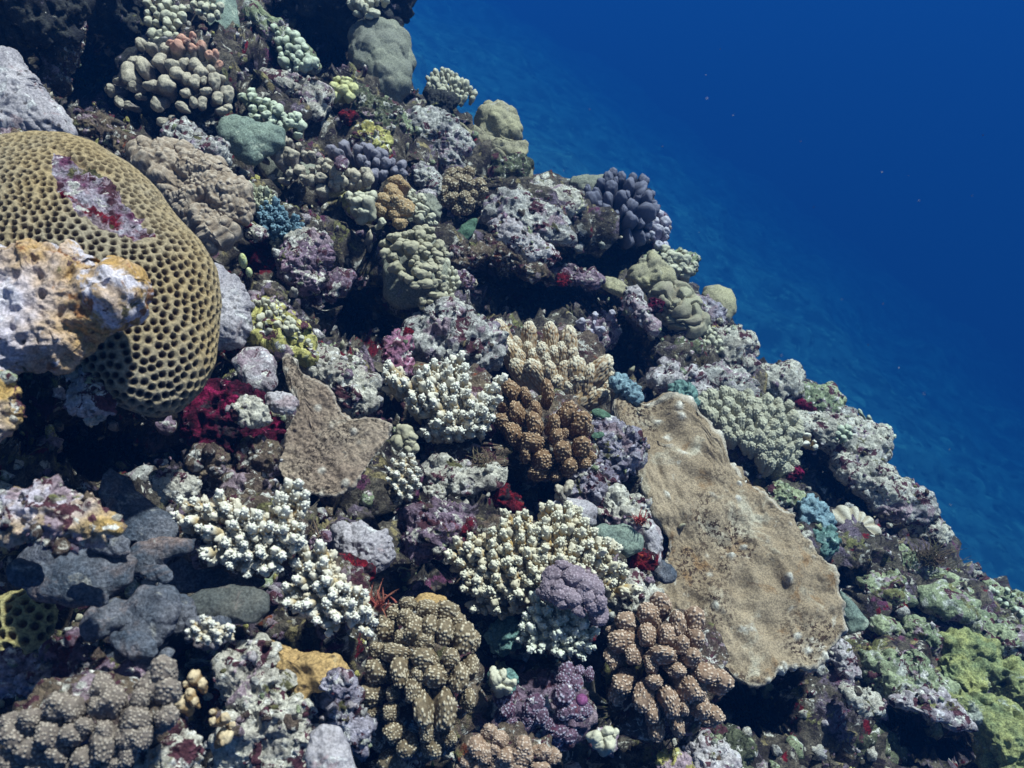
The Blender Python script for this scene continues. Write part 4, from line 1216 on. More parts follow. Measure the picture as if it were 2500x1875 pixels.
for a in [
    ('yellow-green coral hump with deep pits left of its taller neighbour', [(2290, 1650), (2310, 1615), (2360, 1605), (2400, 1625), (2410, 1670), (2390, 1710), (2340, 1700), (2300, 1685)], -.12),
    ('tall yellow-green pitted coral at the right frame edge', [(2400, 1620), (2450, 1600), (2500, 1620), (2560, 1700), (2540, 1760), (2470, 1730), (2420, 1690)], -.08),
    ('lower yellow-green pitted coral slab in the bottom right corner', [(2360, 1720), (2420, 1700), (2480, 1720), (2540, 1800), (2560, 1920), (2440, 1920), (2400, 1850), (2390, 1790)], -.16),
    ('narrow yellow-green coral strip along the big dark hole', [(2310, 1690), (2350, 1690), (2400, 1730), (2390, 1770), (2350, 1750)], -.16)]:
    lump('pitted_coral', 'coral', a[0], a[1], 'yellow_green_coral', 'pitted', a[2], group='yellow-green pitted corals in the lower right', level=6)

# ------------------------------------------------------------------ colonies
Z6 = lambda it: Z(600, 1350, it)
Z7 = lambda it: Z(1200, 1350, it)
Z61 = lambda it: Z(1200, 650, it)
Z3 = lambda it: Z(1200, 200, it)
Z2 = lambda it: Z(600, 0, it)
Z1 = lambda it: Z(0, 0, it)
Z5 = lambda it: Z(600, 450, it)
P1 = [(1250, 390, 170, 120), (1130, 450, 140, 130), (1060, 560, 170, 180), (1230, 490, 150, 130), (1400, 430, 200, 140), (1560, 450, 220, 150, -20),
      (1640, 530, 160, 160), (1300, 580, 180, 220), (1420, 560, 150, 200), (1530, 600, 160, 200), (1380, 680, 180, 120), (1680, 640, 200, 240),
      (1750, 670, 140, 180), (1210, 650, 150, 110), (1010, 740, 170, 130), (1150, 770, 280, 150, -10), (1370, 810, 220, 170), (1580, 800, 170, 160),
      (1000, 900, 220, 200), (1190, 900, 150, 240), (1450, 940, 220, 180), (1320, 930, 140, 160), (1650, 950, 180, 260), (1740, 880, 160, 220),
      (960, 1080, 220, 200), (1120, 1080, 100, 140), (1290, 1070, 160, 220), (1720, 1130, 120, 190), (960, 1220, 170, 120), (1110, 1230, 120, 140),
      (1540, 1220, 190, 320), (1370, 1210, 150, 300, 10), (1400, 1390, 130, 160), (1140, 1390, 190, 180, 40), (1240, 1500, 180, 170, -40),
      (1440, 1510, 150, 180), (1090, 1610, 140, 160), (1580, 1430, 120, 140)]
colony('lobed_coral', 'coral', 'large tan coral of close-set warty lobes at the bottom centre', Z6(P1), 'wart', 'tan_lobes', 'lobe', -.24, long=1.9, up=.35, fan=.55, seed=1,
       bulge=.55, base_mat='brown_turf_rock')
P2 = [(1300, 390, 200, 180), (1210, 470, 180, 160), (1040, 540, 200, 180), (1430, 540, 170, 250), (1560, 510, 190, 200), (1200, 640, 160, 190), (1360, 640, 180, 180),
      (1000, 690, 230, 170, 0), (930, 800, 110, 190), (1090, 790, 130, 160), (1310, 780, 270, 150), (1230, 860, 110, 160), (1430, 900, 170, 120), (1540, 800, 180, 160),
      (1000, 1000, 200, 180), (970, 1080, 140, 160), (1250, 990, 170, 130), (1170, 1120, 180, 250, 20), (1240, 1230, 150, 180), (1270, 1360, 150, 180),
      (1380, 1160, 160, 240, 20), (1430, 1330, 130, 190), (1480, 1190, 100, 140), (1530, 1050, 180, 210), (1610, 1080, 120, 140), (1620, 1200, 170, 180),
      (1700, 1250, 180, 180), (1640, 930, 220, 140), (1760, 990, 180, 180), (1560, 660, 150, 170), (1460, 700, 130, 150), (930, 600, 90, 90)]
colony('lobed_coral', 'coral', 'rosy-brown coral of fat warty lobes overlapping the lower left rim of the large plate', Z7(P2), 'wart', 'rosy_lobes', 'lobe', -.30, long=2.4, up=.25,
       fan=.8, seed=2, bulge=.55, base_mat='brown_turf_rock')
A2 = [(430, 960, 120, 240, 15), (260, 990, 90, 120), (150, 950, 130, 150), (190, 1110, 110, 160, -20), (340, 1090, 90, 130), (90, 1200, 160, 120), (330, 1210, 150, 200),
      (170, 1290, 150, 190, 30), (480, 1210, 110, 170), (500, 1310, 120, 130), (590, 1120, 160, 170, -30), (690, 1210, 180, 150, -40), (560, 1290, 80, 80),
      (310, 1360, 210, 150), (260, 1440, 100, 170), (400, 1500, 200, 180), (540, 1420, 170, 160), (690, 1390, 190, 160), (350, 1590, 180, 130), (590, 1540, 150, 150),
      (700, 1510, 140, 130), (760, 1470, 100, 120), (490, 1620, 110, 90), (80, 1060, 110, 110)]
colony('lobed_coral', 'coral', 'chestnut coral of pale-studded lobes directly below the beige finger coral', Z61(A2), 'wart', 'brown_lobes', 'lobe', -.22, long=2.4, up=.45, fan=.6, seed=3,
       bulge=.5, base_mat='brown_turf_rock')
A1 = [(75, 480, 105, 140), (290, 500, 110, 150), (455, 510, 110, 170), (600, 560, 135, 180), (95, 590, 120, 150), (150, 660, 140, 140), (195, 590, 75, 80),
      (280, 630, 75, 70), (390, 660, 110, 120), (480, 680, 90, 110), (325, 790, 140, 150), (215, 690, 90, 80), (560, 780, 95, 90), (650, 790, 150, 130),
      (750, 830, 95, 150), (860, 780, 150, 170), (910, 850, 80, 80), (450, 800, 120, 120), (500, 900, 120, 120), (660, 890, 150, 100), (720, 970, 180, 130),
      (820, 1000, 140, 120), (200, 780, 130, 100), (420, 730, 100, 90), (870, 930, 100, 100), (590, 940, 110, 100), (330, 700, 100, 90), (540, 650, 90, 110), (620, 680, 100, 110)]
colony('finger_coral', 'coral', 'beige finger coral with upright pimpled cones above the chestnut lobed coral', Z61(A1), 'digit', 'beige_digits', 'branch', -.12, long=2.9, up=.80, fan=.5, seed=4,
       bulge=.45, base_mat='brown_turf_rock')
PF = [(940, 710, 70, 90), (900, 750, 80, 120), (1000, 750, 80, 110), (925, 820, 120, 110), (1060, 810, 120, 140), (1090, 740, 70, 80), (1170, 770, 110, 140),
      (1140, 830, 80, 140), (810, 850, 70, 80), (790, 910, 110, 100), (745, 830, 70, 90), (900, 900, 80, 120), (1000, 900, 130, 100), (1130, 890, 80, 120), (1190, 910, 90, 130),
      (1230, 870, 60, 80), (890, 980, 70, 80), (820, 1030, 65, 110), (960, 1040, 65, 100), (1080, 960, 80, 80), (1070, 1060, 90, 110), (1190, 1010, 150, 90),
      (1240, 990, 70, 110), (690, 1020, 90, 110), (735, 960, 80, 100), (870, 1110, 65, 110), (945, 1130, 65, 110), (1050, 1200, 75, 150), (1140, 1200, 80, 130),
      (1190, 1190, 60, 110), (1245, 940, 60, 70), (850, 780, 75, 80), (1040, 880, 60, 80), (960, 770, 60, 80), (840, 950, 60, 70), (1020, 990, 50, 80), (1150, 1090, 60, 90)]
colony('finger_coral', 'coral', 'purple-grey stubby finger coral on the reef edge against the blue water', Z3(PF), 'finger', 'slate_knobs', 'branch', -.05, long=3.2, up=.55, fan=.8, seed=5,
       bulge=.7, base_mat='dark_crust')

# white and cream branching corals
W1 = [(1130, 880 - 450 + 1000, 0, 0)]
def zl(off, pts, spacing, seed, size, **k):
    return strew([(off[0] + x / 3.16, off[1] + y / 3.16) for x, y in pts], spacing, seed, size, **k)
colony('staghorn_coral', 'coral', 'white-tipped thicket of branching coral in the middle, right of the smaller plate',
       [(960, 905, 40, 44), (950, 925, 34, 36), (975, 940, 34, 38), (1028, 935, 42, 44), (1005, 950, 36, 44), (1050, 920, 38, 50), (1062, 905, 40, 40), (1088, 905, 34, 40),
        (1095, 925, 40, 44), (1120, 890, 40, 50), (1130, 915, 42, 44), (1135, 940, 40, 44), (1060, 955, 40, 50), (1085, 965, 38, 44), (1110, 955, 38, 44), (1140, 970, 36, 36),
        (1012, 985, 36, 40), (1040, 985, 38, 40), (1075, 1000, 40, 44), (1110, 990, 40, 40), (1150, 990, 36, 34), (1180, 985, 38, 34), (1195, 960, 34, 40), (1215, 940, 36, 40),
        (1205, 985, 38, 36), (1170, 1010, 40, 38), (1190, 1025, 38, 40), (1140, 1020, 38, 40), (1100, 1030, 40, 44), (1065, 1045, 44, 38), (1090, 1058, 36, 36),
        (1120, 1055, 38, 40), (1145, 1050, 34, 36), (1175, 1050, 38, 36), (1045, 1060, 36, 34)],
       'sprig', 'white_branches', 'branch', -.17, long=2.2, up=.50, fan=.6, seed=6, bulge=.5, base_mat='brown_turf_rock', tilt=.5)
colony('staghorn_coral', 'coral', 'large white-tipped branching coral with a tall left-of-centre spire over the dark slate shelf',
       [(720, 1195, 50, 40), (738, 1220, 46, 44), (690, 1230, 44, 46), (735, 1245, 44, 44), (695, 1265, 44, 46), (455, 1235, 46, 40), (485, 1232, 40, 40), (450, 1270, 44, 42),
        (480, 1275, 44, 40), (545, 1225, 46, 50), (565, 1250, 44, 44), (520, 1250, 38, 40), (600, 1265, 46, 46), (635, 1270, 46, 50), (580, 1290, 44, 44), (535, 1300, 44, 46), (655, 1295, 46, 46),
        (625, 1300, 44, 44), (690, 1300, 46, 46), (725, 1320, 48, 46), (600, 1325, 44, 44), (560, 1325, 44, 44), (520, 1350, 44, 50), (565, 1370, 42, 46), (640, 1345, 46, 46), (685, 1350, 48, 46),
        (610, 1360, 46, 46), (640, 1385, 46, 40), (605, 1390, 44, 36), (575, 1350, 40, 40), (730, 1290, 36, 36), (670, 1380, 40, 36), (505, 1300, 40, 40), (590, 1345, 36, 36)],
       'sprig', 'white_branches', 'branch', -.27, long=2.2, up=.38, fan=.65, seed=7, bulge=.4, base_mat='brown_turf_rock', tilt=.4)
colony('staghorn_coral', 'coral', 'white-tipped branching coral spilling down towards the warty tan coral at bottom centre',
       [(750, 1350, 46, 46), (790, 1350, 46, 50), (735, 1385, 44, 46), (765, 1395, 46, 46), (795, 1390, 46, 46), (810, 1420, 46, 46), (715, 1440, 44, 40), (720, 1470, 42, 46),
        (745, 1420, 40, 40), (785, 1440, 46, 46), (820, 1450, 44, 46), (845, 1440, 40, 40), (740, 1485, 42, 40), (770, 1470, 46, 40), (800, 1480, 46, 46), (850, 1475, 48, 46),
        (880, 1450, 36, 40), (825, 1500, 42, 44), (865, 1500, 46, 44), (890, 1490, 40, 44), (780, 1505, 44, 44), (905, 1515, 36, 40), (810, 1530, 36, 36), (885, 1530, 36, 40)],
       'sprig', 'white_branches', 'branch', -.27, long=2.2, up=.38, fan=.65, seed=8, bulge=.4, base_mat='brown_turf_rock', tilt=.4)
colony('staghorn_coral', 'coral', 'wide cream and golden branching coral fan in the lower middle',
       strew([(1105, 1380), (1130, 1320), (1180, 1310), (1215, 1290), (1245, 1245), (1285, 1250), (1310, 1280), (1340, 1250), (1400, 1250), (1430, 1290), (1470, 1320), (1520, 1370),
              (1515, 1410), (1530, 1450), (1490, 1440), (1440, 1420), (1380, 1380), (1340, 1400), (1310, 1430), (1280, 1460), (1260, 1490), (1210, 1490), (1150, 1480), (1140, 1440), (1150, 1410)],
             27, 9, 42, jitter=.15),
       'sprig', 'cream_branches', 'branch', -.25, long=2.2, up=.48, fan=.6, seed=9, bulge=.45, base_mat='brown_turf_rock', tilt=.4)
colony('staghorn_coral', 'coral', 'little cream branching coral below the mauve cauliflower coral',
       strew([(1310, 1470), (1340, 1465), (1380, 1490), (1420, 1500), (1445, 1530), (1450, 1570), (1430, 1600), (1380, 1590), (1330, 1580), (1285, 1570), (1280, 1530), (1300, 1500)],
             22, 10, 36, jitter=.2),
       'sprig_dense', 'pale_green_branches', 'branch', -.25, long=2.4, up=.5, fan=.7, seed=10, bulge=.5, tilt=.4)
colony('knob_coral', 'coral', 'tiny white knobbly coral right of the brown-grey humps at lower left',
       [(500, 1515, 34, 30), (520, 1530, 36, 34), (535, 1545, 30, 30), (485, 1540, 30, 26), (465, 1545, 24, 22), (560, 1540, 38, 36), (510, 1560, 30, 24), (535, 1562, 24, 22), (490, 1560, 24, 20), (475, 1525, 22, 20)],
       'sprig_dense', 'white_branches', 'knob', -.30, long=1.8, up=.4, seed=11, base_mat='slate_crust')
colony('knob_coral', 'coral', 'white knobbly coral tucked against the right rim of the smaller plate coral',
       [(985, 1120, 24, 22), (1005, 1118, 22, 20), (965, 1130, 26, 24), (985, 1140, 26, 24), (1008, 1135, 22, 20), (955, 1150, 24, 24), (975, 1162, 28, 26), (1000, 1155, 22, 22), (1018, 1150, 24, 22),
        (1012, 1170, 26, 24), (990, 1180, 22, 24), (955, 1172, 22, 22), (970, 1188, 26, 24), (1002, 1192, 22, 20), (1020, 1185, 20, 24), (980, 1205, 20, 22), (1000, 1212, 18, 20)],
       'sprig_dense', 'white_branches', 'knob', -.22, long=2.0, up=.3, fan=.7, seed=12)
colony('knob_coral', 'coral', 'cluster of smooth tan knobs at the right corner of the smaller plate coral',
       [(985, 1055, 40, 50), (975, 1048, 32, 34), (1005, 1065, 30, 30), (985, 1045, 26, 24), (970, 1082, 28, 28), (1000, 1085, 38, 34), (1012, 1095, 24, 26), (995, 1098, 24, 22)],
       'knob_hi', 'olive_knobs', 'knob', -.22, long=1.6, up=.4, seed=13, base=None)

# knob and finger corals, upper left to the middle
FI = [(1400, 290, 90, 80), (1440, 320, 80, 80), (1490, 290, 80, 70), (1330, 340, 70, 60), (1370, 370, 90, 90), (1490, 380, 90, 90), (1550, 350, 70, 70), (1620, 420, 80, 90), (1660, 430, 70, 80),
      (1690, 500, 70, 90)]
colony('finger_coral', 'coral', 'pink tips cluster crowning the stout grey finger coral in the upper left', Z1(FI), 'knob_hi', 'peach_knobs', 'branch', -.17, long=2.6, up=.5, fan=.3, seed=14, base=None)
FG = [(1280, 370, 100, 90), (1090, 330, 90, 160, 20), (1160, 360, 80, 80), (1230, 470, 110, 110), (1110, 500, 110, 180, 20), (1340, 500, 130, 120, -20), (1370, 560, 120, 140), (1520, 500, 110, 110), (1560, 550, 110, 110),
      (1290, 640, 110, 160), (1420, 480, 100, 120), (1160, 660, 130, 100), (1500, 630, 90, 100), (1570, 620, 70, 80), (1660, 620, 100, 150), (1710, 600, 70, 70), (1000, 580, 130, 170, 25), (1020, 650, 80, 90), (900, 620, 80, 50),
      (850, 690, 110, 90, -20), (930, 790, 140, 80, -30), (980, 810, 80, 60), (1200, 800, 90, 130, 30), (1430, 720, 110, 100), (1590, 700, 90, 80), (1680, 760, 90, 80), (1420, 830, 150, 70, -25), (1500, 790, 90, 90), (1560, 800, 90, 100), (1760, 830, 80, 90),
      (1720, 850, 120, 80), (1070, 740, 60, 60), (1250, 940, 70, 50), (1330, 940, 60, 60), (1030, 470, 100, 90), (1450, 600, 70, 90), (1760, 720, 90, 110), (1630, 530, 80, 90)]
colony('finger_coral', 'coral', 'stout grey-brown finger coral with many rounded ends in the upper left', Z1(FG), 'finger', 'beige_knobs', 'branch', -.06, long=1.9, up=.2, fan=.7, seed=15,
       bulge=.5, base_mat='dark_crust')
colony('knob_coral', 'coral', 'pale mint knob coral right of the stout finger coral',
       Z1([(1870, 740, 80, 80), (1940, 700, 70, 80), (1950, 750, 70, 70), (2000, 770, 70, 80), (2060, 780, 70, 80), (2110, 800, 80, 70), (1950, 830, 90, 90), (2030, 830, 70, 80), (2140, 850, 80, 80),
           (2190, 890, 90, 80), (2060, 880, 90, 80), (1990, 900, 80, 70), (1930, 890, 70, 60), (2100, 920, 80, 80), (2250, 900, 80, 70), (2280, 960, 80, 80), (2160, 960, 70, 80)]) +
       [(725, 285, 26, 28), (735, 305, 28, 34), (728, 330, 24, 22), (705, 300, 24, 24)],
       'knob_hi', 'mint_knobs', 'knob', -.10, long=1.9, up=.45, fan=.6, seed=16)
colony('knob_coral', 'coral', 'small yellowish coral bush at the top edge, left of the draped coral',
       strew([(355, 0), (420, -10), (450, 20), (440, 60), (430, 90), (400, 110), (370, 90), (360, 50)], 17, 17, 24), 'knob', 'cream_knobs', 'knob', -.03, up=.4, seed=17)
colony('knob_coral', 'coral', 'mint knobs riding on the long sage-green ridge in the upper left',
       strew([(665, 65), (700, 70), (735, 95), (760, 140), (788, 160), (745, 172), (700, 165), (680, 140), (670, 100)], 15, 18, 22), 'knob', 'mint_knobs', 'knob', -.07, up=.4, seed=18, base=None)
colony('knob_coral', 'coral', 'pale bush coral on the dark draped coral at the top left',
       strew([(470, -10), (530, -10), (540, 20), (520, 55), (490, 40), (460, 20)], 15, 19, 20), 'knob', 'cream_knobs', 'knob', -.12, up=.4, seed=19, base=None)
colony('knob_coral', 'coral', 'yellow-white knob cluster on the dark overhang at the top edge',
       Z2([(800, 20, 60, 60), (840, 5, 60, 50), (890, 40, 60, 80), (920, 60, 70, 90), (960, 10, 60, 60), (850, 100, 90, 50), (1000, 100, 80, 60), (1080, 10, 80, 40), (960, 125, 60, 40), (1020, 5, 50, 40)]),
       'knob_hi', 'cream_knobs', 'knob', -.22, up=.3, seed=20, base=None)
colony('knob_coral', 'coral', 'small round cluster of yellow knobs above the red patch, left of the large dome',
       Z2([(705, 615, 70, 70), (750, 610, 60, 60), (790, 620, 70, 70), (690, 680, 90, 80), (750, 700, 110, 100), (830, 690, 90, 90), (800, 740, 90, 80), (700, 740, 90, 80), (770, 650, 80, 70)]),
       'knob_hi', 'yellow_knobs', 'knob', -.12, up=.35, seed=21, base_mat='green_rock')
TC = strew([(1040, 190), (1060, 172), (1085, 165), (1110, 180), (1140, 205), (1162, 225), (1155, 240), (1130, 243), (1095, 232), (1060, 218), (1042, 208)], 10.5, 22, 15)
t = colony('table_coral', 'coral', 'small table coral on a dark stalk standing against the blue water', TC, 'knob', 'cream_knobs', 'branch', -.03, up=.75, fan=.5, long=2.6, seed=22, base=None, bulge=.2)
r0 = np.array(t.location)
lump('stalk', None, None, [(1040, 215), (1075, 225), (1120, 240), (1110, 260), (1095, 275), (1090, 300), (1060, 300), (1045, 260)], 'dark_crust', 'rock', .05, parent=t, root=r0)
colony('knob_coral', 'coral', 'beige coral with a smooth body and many round knobs, above the blue tufts',
       Z2([(100, 1200, 100, 100), (180, 1160, 90, 90), (240, 1190, 90, 110), (250, 1060, 80, 90), (290, 1090, 60, 70), (335, 1090, 70, 70), (410, 1120, 70, 80), (310, 1170, 80, 60), (370, 1200, 100, 110),
           (455, 1190, 50, 55), (510, 1185, 75, 70), (580, 1240, 70, 60), (510, 1300, 60, 50), (420, 1310, 90, 110), (440, 1370, 70, 80), (560, 1290, 60, 60), (610, 1290, 60, 70), (630, 1250, 60, 60),
           (580, 1360, 100, 110), (690, 1330, 100, 120), (640, 1300, 70, 70), (710, 1380, 100, 90), (760, 1400, 80, 90), (800, 1330, 70, 70), (850, 1350, 90, 100), (910, 1320, 70, 80), (950, 1370, 80, 110),
           (870, 1420, 80, 90), (660, 1420, 70, 90), (700, 1440, 60, 60), (600, 1470, 90, 80), (500, 1390, 80, 70), (340, 1330, 70, 70), (280, 1390, 70, 50), (740, 1290, 60, 60), (820, 1400, 60, 70)]),
       'knob_hi', 'beige_knobs', 'knob', -.13, long=2.2, up=.5, fan=.6, seed=23, base_style='smooth', base_mat='olive_dome',
       base=[(625, 385), (660, 370), (720, 390), (780, 400), (850, 420), (910, 440), (900, 470), (840, 480), (800, 490), (740, 480), (680, 460), (640, 430)])
colony('finger_coral', 'coral', 'dull violet-grey finger lobes behind the beige knob coral',
       Z2([(760, 1130, 110, 130), (660, 1160, 100, 100), (720, 1180, 80, 90), (870, 1150, 90, 110), (910, 1130, 80, 100), (950, 1160, 80, 90), (900, 1230, 90, 110), (1020, 1190, 90, 100), (1060, 1200, 80, 90),
           (1010, 1250, 90, 110), (1080, 1260, 90, 110), (1130, 1250, 80, 100), (1200, 1280, 90, 90), (1150, 1320, 110, 90), (1210, 1330, 90, 80), (1060, 1340, 80, 90), (990, 1350, 100, 120), (940, 1270, 70, 90)]),
       'finger', 'violet_knobs', 'branch', -.06, long=2.6, up=.5, seed=24)
lump('ball_sponge', 'sponge', 'round purple ball resting in the violet-grey finger lobes', ell(833, 400, 18, 20), 'purple_rock', 'smooth', -.20)
colony('lobed_coral', 'coral', 'cluster of rounded tan-grey lobes left of the big pale grey boulder',
       Z2([(1590, 1340, 100, 100), (1640, 1320, 90, 90), (1720, 1320, 100, 100), (1560, 1400, 100, 90), (1610, 1420, 100, 110), (1700, 1400, 100, 120), (1800, 1420, 110, 110), (1830, 1470, 80, 80),
           (1520, 1480, 120, 90), (1600, 1520, 100, 90), (1560, 1540, 110, 90), (1690, 1510, 90, 90), (1720, 1560, 100, 90), (1760, 1490, 80, 70), (1640, 1610, 90, 80), (1700, 1620, 80, 70), (1490, 1540, 80, 80),
           (1740, 1420, 80, 80), (1650, 1380, 90, 100)]),
       'wart_lo', 'tan_lobes', 'lobe', -.10, long=2.0, up=.5, seed=25)
colony('fluffy_coral', 'coral', 'golden-brown fluffy-headed coral just above the olive knob coral',
       Z2([(1190, 1400, 180, 110), (1120, 1450, 110, 100), (1160, 1480, 110, 120), (1070, 1540, 130, 120), (1040, 1600, 120, 100), (1210, 1600, 190, 110), (1180, 1550, 110, 90), (1140, 1520, 110, 90)]) +
       Z5([(1040, 200, 120, 110), (1200, 180, 200, 130), (1190, 290, 130, 130), (1150, 230, 100, 90)]),
       'tufty', 'orange_tuft', 'lobe', -.17, long=1.8, up=.45, seed=26)
colony('knob_coral', 'coral', 'cream knobs trailing to the right of the golden-brown fluffy coral',
       Z5([(1260, 90, 70, 60), (1290, 60, 60, 60), (1350, 90, 60, 60), (1370, 120, 60, 70), (1340, 160, 70, 60), (1300, 130, 70, 60), (1390, 190, 70, 60), (1360, 220, 80, 60), (1430, 250, 80, 60), (1310, 200, 60, 60),
           (1460, 300, 60, 50), (1340, 260, 70, 60), (1280, 230, 60, 60), (1420, 300, 60, 50)]), 'knob_hi', 'cream_knobs', 'knob', -.14, seed=27, base_mat='olive_dome')
colony('knob_coral', 'coral', 'cream-white lumps in a cup left of the golden-brown fluffy coral',
       Z5([(860, 130, 100, 90), (940, 120, 100, 100), (900, 100, 80, 70), (970, 90, 80, 80), (830, 190, 60, 60), (910, 210, 90, 70), (870, 80, 70, 60), (1060, 290, 50, 60), (800, 100, 80, 80)]),
       'knob_hi', 'cream_knobs', 'knob', -.14, seed=28, base_style='smooth', base_mat='yellow_crust',
       base=[(825, 480), (860, 462), (900, 470), (915, 510), (905, 550), (870, 550), (840, 520)])
colony('knob_coral', 'coral', 'olive knob coral drooping over the dark gap in the centre',
       Z5([(1060, 450, 70, 60), (1130, 400, 80, 60), (1180, 400, 70, 60), (1080, 530, 80, 90), (1140, 550, 70, 60), (1170, 480, 100, 60), (1200, 440, 70, 60), (1245, 440, 60, 50), (1145, 630, 120, 90),
           (1280, 490, 110, 90), (1300, 520, 80, 60), (1220, 390, 90, 60), (1270, 370, 90, 70), (1330, 350, 90, 70), (1390, 330, 80, 60), (1430, 350, 80, 60), (1350, 390, 70, 60), (1410, 410, 80, 60), (1400, 470, 90, 80),
           (1450, 400, 60, 60), (1500, 460, 70, 60), (1360, 500, 70, 70), (1400, 530, 80, 70), (1490, 540, 80, 60), (1550, 540, 70, 60), (1310, 570, 60, 60), (1280, 600, 60, 50), (1330, 620, 70, 70),
           (1400, 640, 110, 70), (1430, 600, 70, 60), (1500, 590, 70, 60), (1350, 690, 110, 80), (1410, 700, 60, 60), (1210, 700, 80, 70), (1260, 730, 80, 60), (1500, 640, 60, 80), (1490, 690, 60, 60),
           (1310, 780, 80, 60), (1390, 770, 100, 60), (1520, 720, 90, 60), (1490, 750, 80, 60), (1530, 780, 60, 60), (1440, 850, 90, 50), (1500, 860, 100, 50), (1370, 900, 70, 60), (1420, 900, 70, 60), (1540, 880, 60, 50),
           (1460, 760, 60, 60), (1450, 510, 60, 60), (1350, 440, 60, 60), (1460, 640, 60, 60), (1360, 950, 50, 50), (1530, 500, 60, 50)]),
       'knob_hi', 'olive_knobs', 'knob', -.18, long=1.8, up=.3, fan=.8, seed=29, base_style='smooth', base_mat='olive_dome', bulge=.6)
colony('bush_coral', 'coral', 'fine cream sprigs fringing the right side of the olive knob coral',
       strew([(1090, 640), (1115, 660), (1120, 690), (1100, 720), (1110, 745), (1090, 760), (1070, 770), (1060, 750), (1085, 700)], 11, 30, 15) +
       strew([(1060, 755), (1095, 745), (1085, 785), (1055, 790)], 11, 31, 15),
       'knob', 'cream_knobs', 'branch', -.10, long=3, up=.5, fan=.9, seed=30, base=None)

# tufted corals
lump('cauliflower_coral', 'coral', 'tan cauliflower coral spreading behind the shoulder of the big honeycomb coral',
     [(330, 375), (380, 360), (430, 375), (480, 385), (530, 400), (555, 440), (590, 470), (615, 500), (600, 530), (560, 550), (545, 590), (515, 605), (490, 570), (460, 530), (420, 490), (380, 440), (345, 410)],
     'tan_tuft', 'tuft', -.17, level=7, wart=.026, bulge=.4, amp=1.0)
colony('tuft_coral', 'coral', 'small blue tufted coral beneath the beige knob coral',
       strew([(645, 500), (680, 505), (720, 530), (735, 560), (700, 575), (660, 570), (635, 540)], 15, 32, 26), 'sprig_dense', 'blue_tuft', 'branch', -.12, long=2.0, up=.5, seed=32)
colony('tuft_coral', 'coral', 'olive-green tufted coral between the tan cauliflower and the blue tufted coral',
       strew([(598, 455), (620, 460), (640, 470), (670, 490), (665, 510), (635, 505), (605, 490)], 15, 33, 24), 'sprig_dense', 'olive_tuft', 'branch', -.10, long=2.2, up=.6, seed=33)
colony('tuft_coral', 'coral', 'grey-green small tufts below the blue tufted coral', strew([(665, 590), (690, 580), (695, 605), (670, 610)], 13, 34, 20), 'sprig_dense', 'olive_tuft', 'branch', -.06, seed=34, base=None)
colony('cauliflower_coral', 'coral', 'mauve cauliflower coral lying on the cream branching fan',
       Z7([(560, 100, 160, 120), (460, 170, 170, 130), (630, 170, 170, 150), (430, 240, 150, 110), (540, 240, 150, 140), (700, 220, 150, 160), (800, 260, 160, 180), (490, 310, 180, 160), (620, 340, 170, 150), (730, 320, 150, 160),
           (840, 370, 150, 150), (540, 380, 130, 110), (670, 420, 110, 130), (780, 400, 140, 150), (830, 470, 160, 140), (690, 470, 80, 70), (400, 310, 110, 90), (850, 530, 120, 90)]),
       'tufty', 'mauve_tuft', 'lobe', -.33, long=1.5, up=.4, seed=35, base_mat='purple_rock')
colony('lobed_coral', 'coral', 'soft-looking grey-tan coral with pointed warts filling the bottom left corner',
       Z(0, 1350, [(1260, 900, 220, 200), (1180, 1010, 240, 220), (1290, 1060, 260, 200), (1080, 1120, 180, 160), (780, 1030, 200, 220), (860, 1130, 240, 220), (450, 1170, 260, 220), (560, 1200, 160, 200), (760, 1180, 180, 160),
                   (1050, 1290, 260, 200), (990, 1400, 200, 220), (1090, 1420, 180, 240), (1290, 1250, 220, 180), (240, 1280, 200, 160), (380, 1400, 220, 240), (140, 1400, 240, 240), (560, 1390, 240, 200), (230, 1510, 260, 220),
                   (450, 1540, 240, 220), (660, 1580, 220, 220), (800, 1500, 220, 260), (800, 1360, 160, 160), (90, 1300, 160, 140), (80, 1580, 220, 220), (300, 1640, 240, 180), (880, 1620, 180, 160), (650, 1330, 180, 140), (600, 1660, 200, 160),
                   (980, 1560, 160, 200)]),
       'wart', 'grey_tuft', 'lobe', -.27, long=2.2, up=.5, seed=36, base_mat='brown_turf_rock')
colony('lobed_coral', 'coral', 'tan lobed coral at the bottom edge right of the large warty coral',
       Z(600, 1350, [(1880, 1370, 160, 130, -20), (1960, 1430, 140, 130, -20), (1780, 1490, 140, 170), (1850, 1560, 140, 150), (2000, 1570, 200, 150), (2140, 1500, 150, 160), (2180, 1560, 120, 130), (1700, 1610, 130, 130), (2030, 1640, 150, 110),
                    (2100, 1640, 160, 120), (1790, 1640, 150, 110), (1930, 1650, 120, 100), (1660, 1670, 120, 100), (1920, 1510, 110, 100)]) +
       Z(1200, 1350, [(250, 1470, 130, 130), (230, 1560, 200, 150), (400, 1530, 160, 130), (480, 1560, 140, 140), (120, 1560, 150, 120), (380, 1640, 200, 100)]),
       'wart', 'rosy_lobes', 'lobe', -.27, long=1.8, up=.45, seed=37, base_mat='brown_turf_rock')
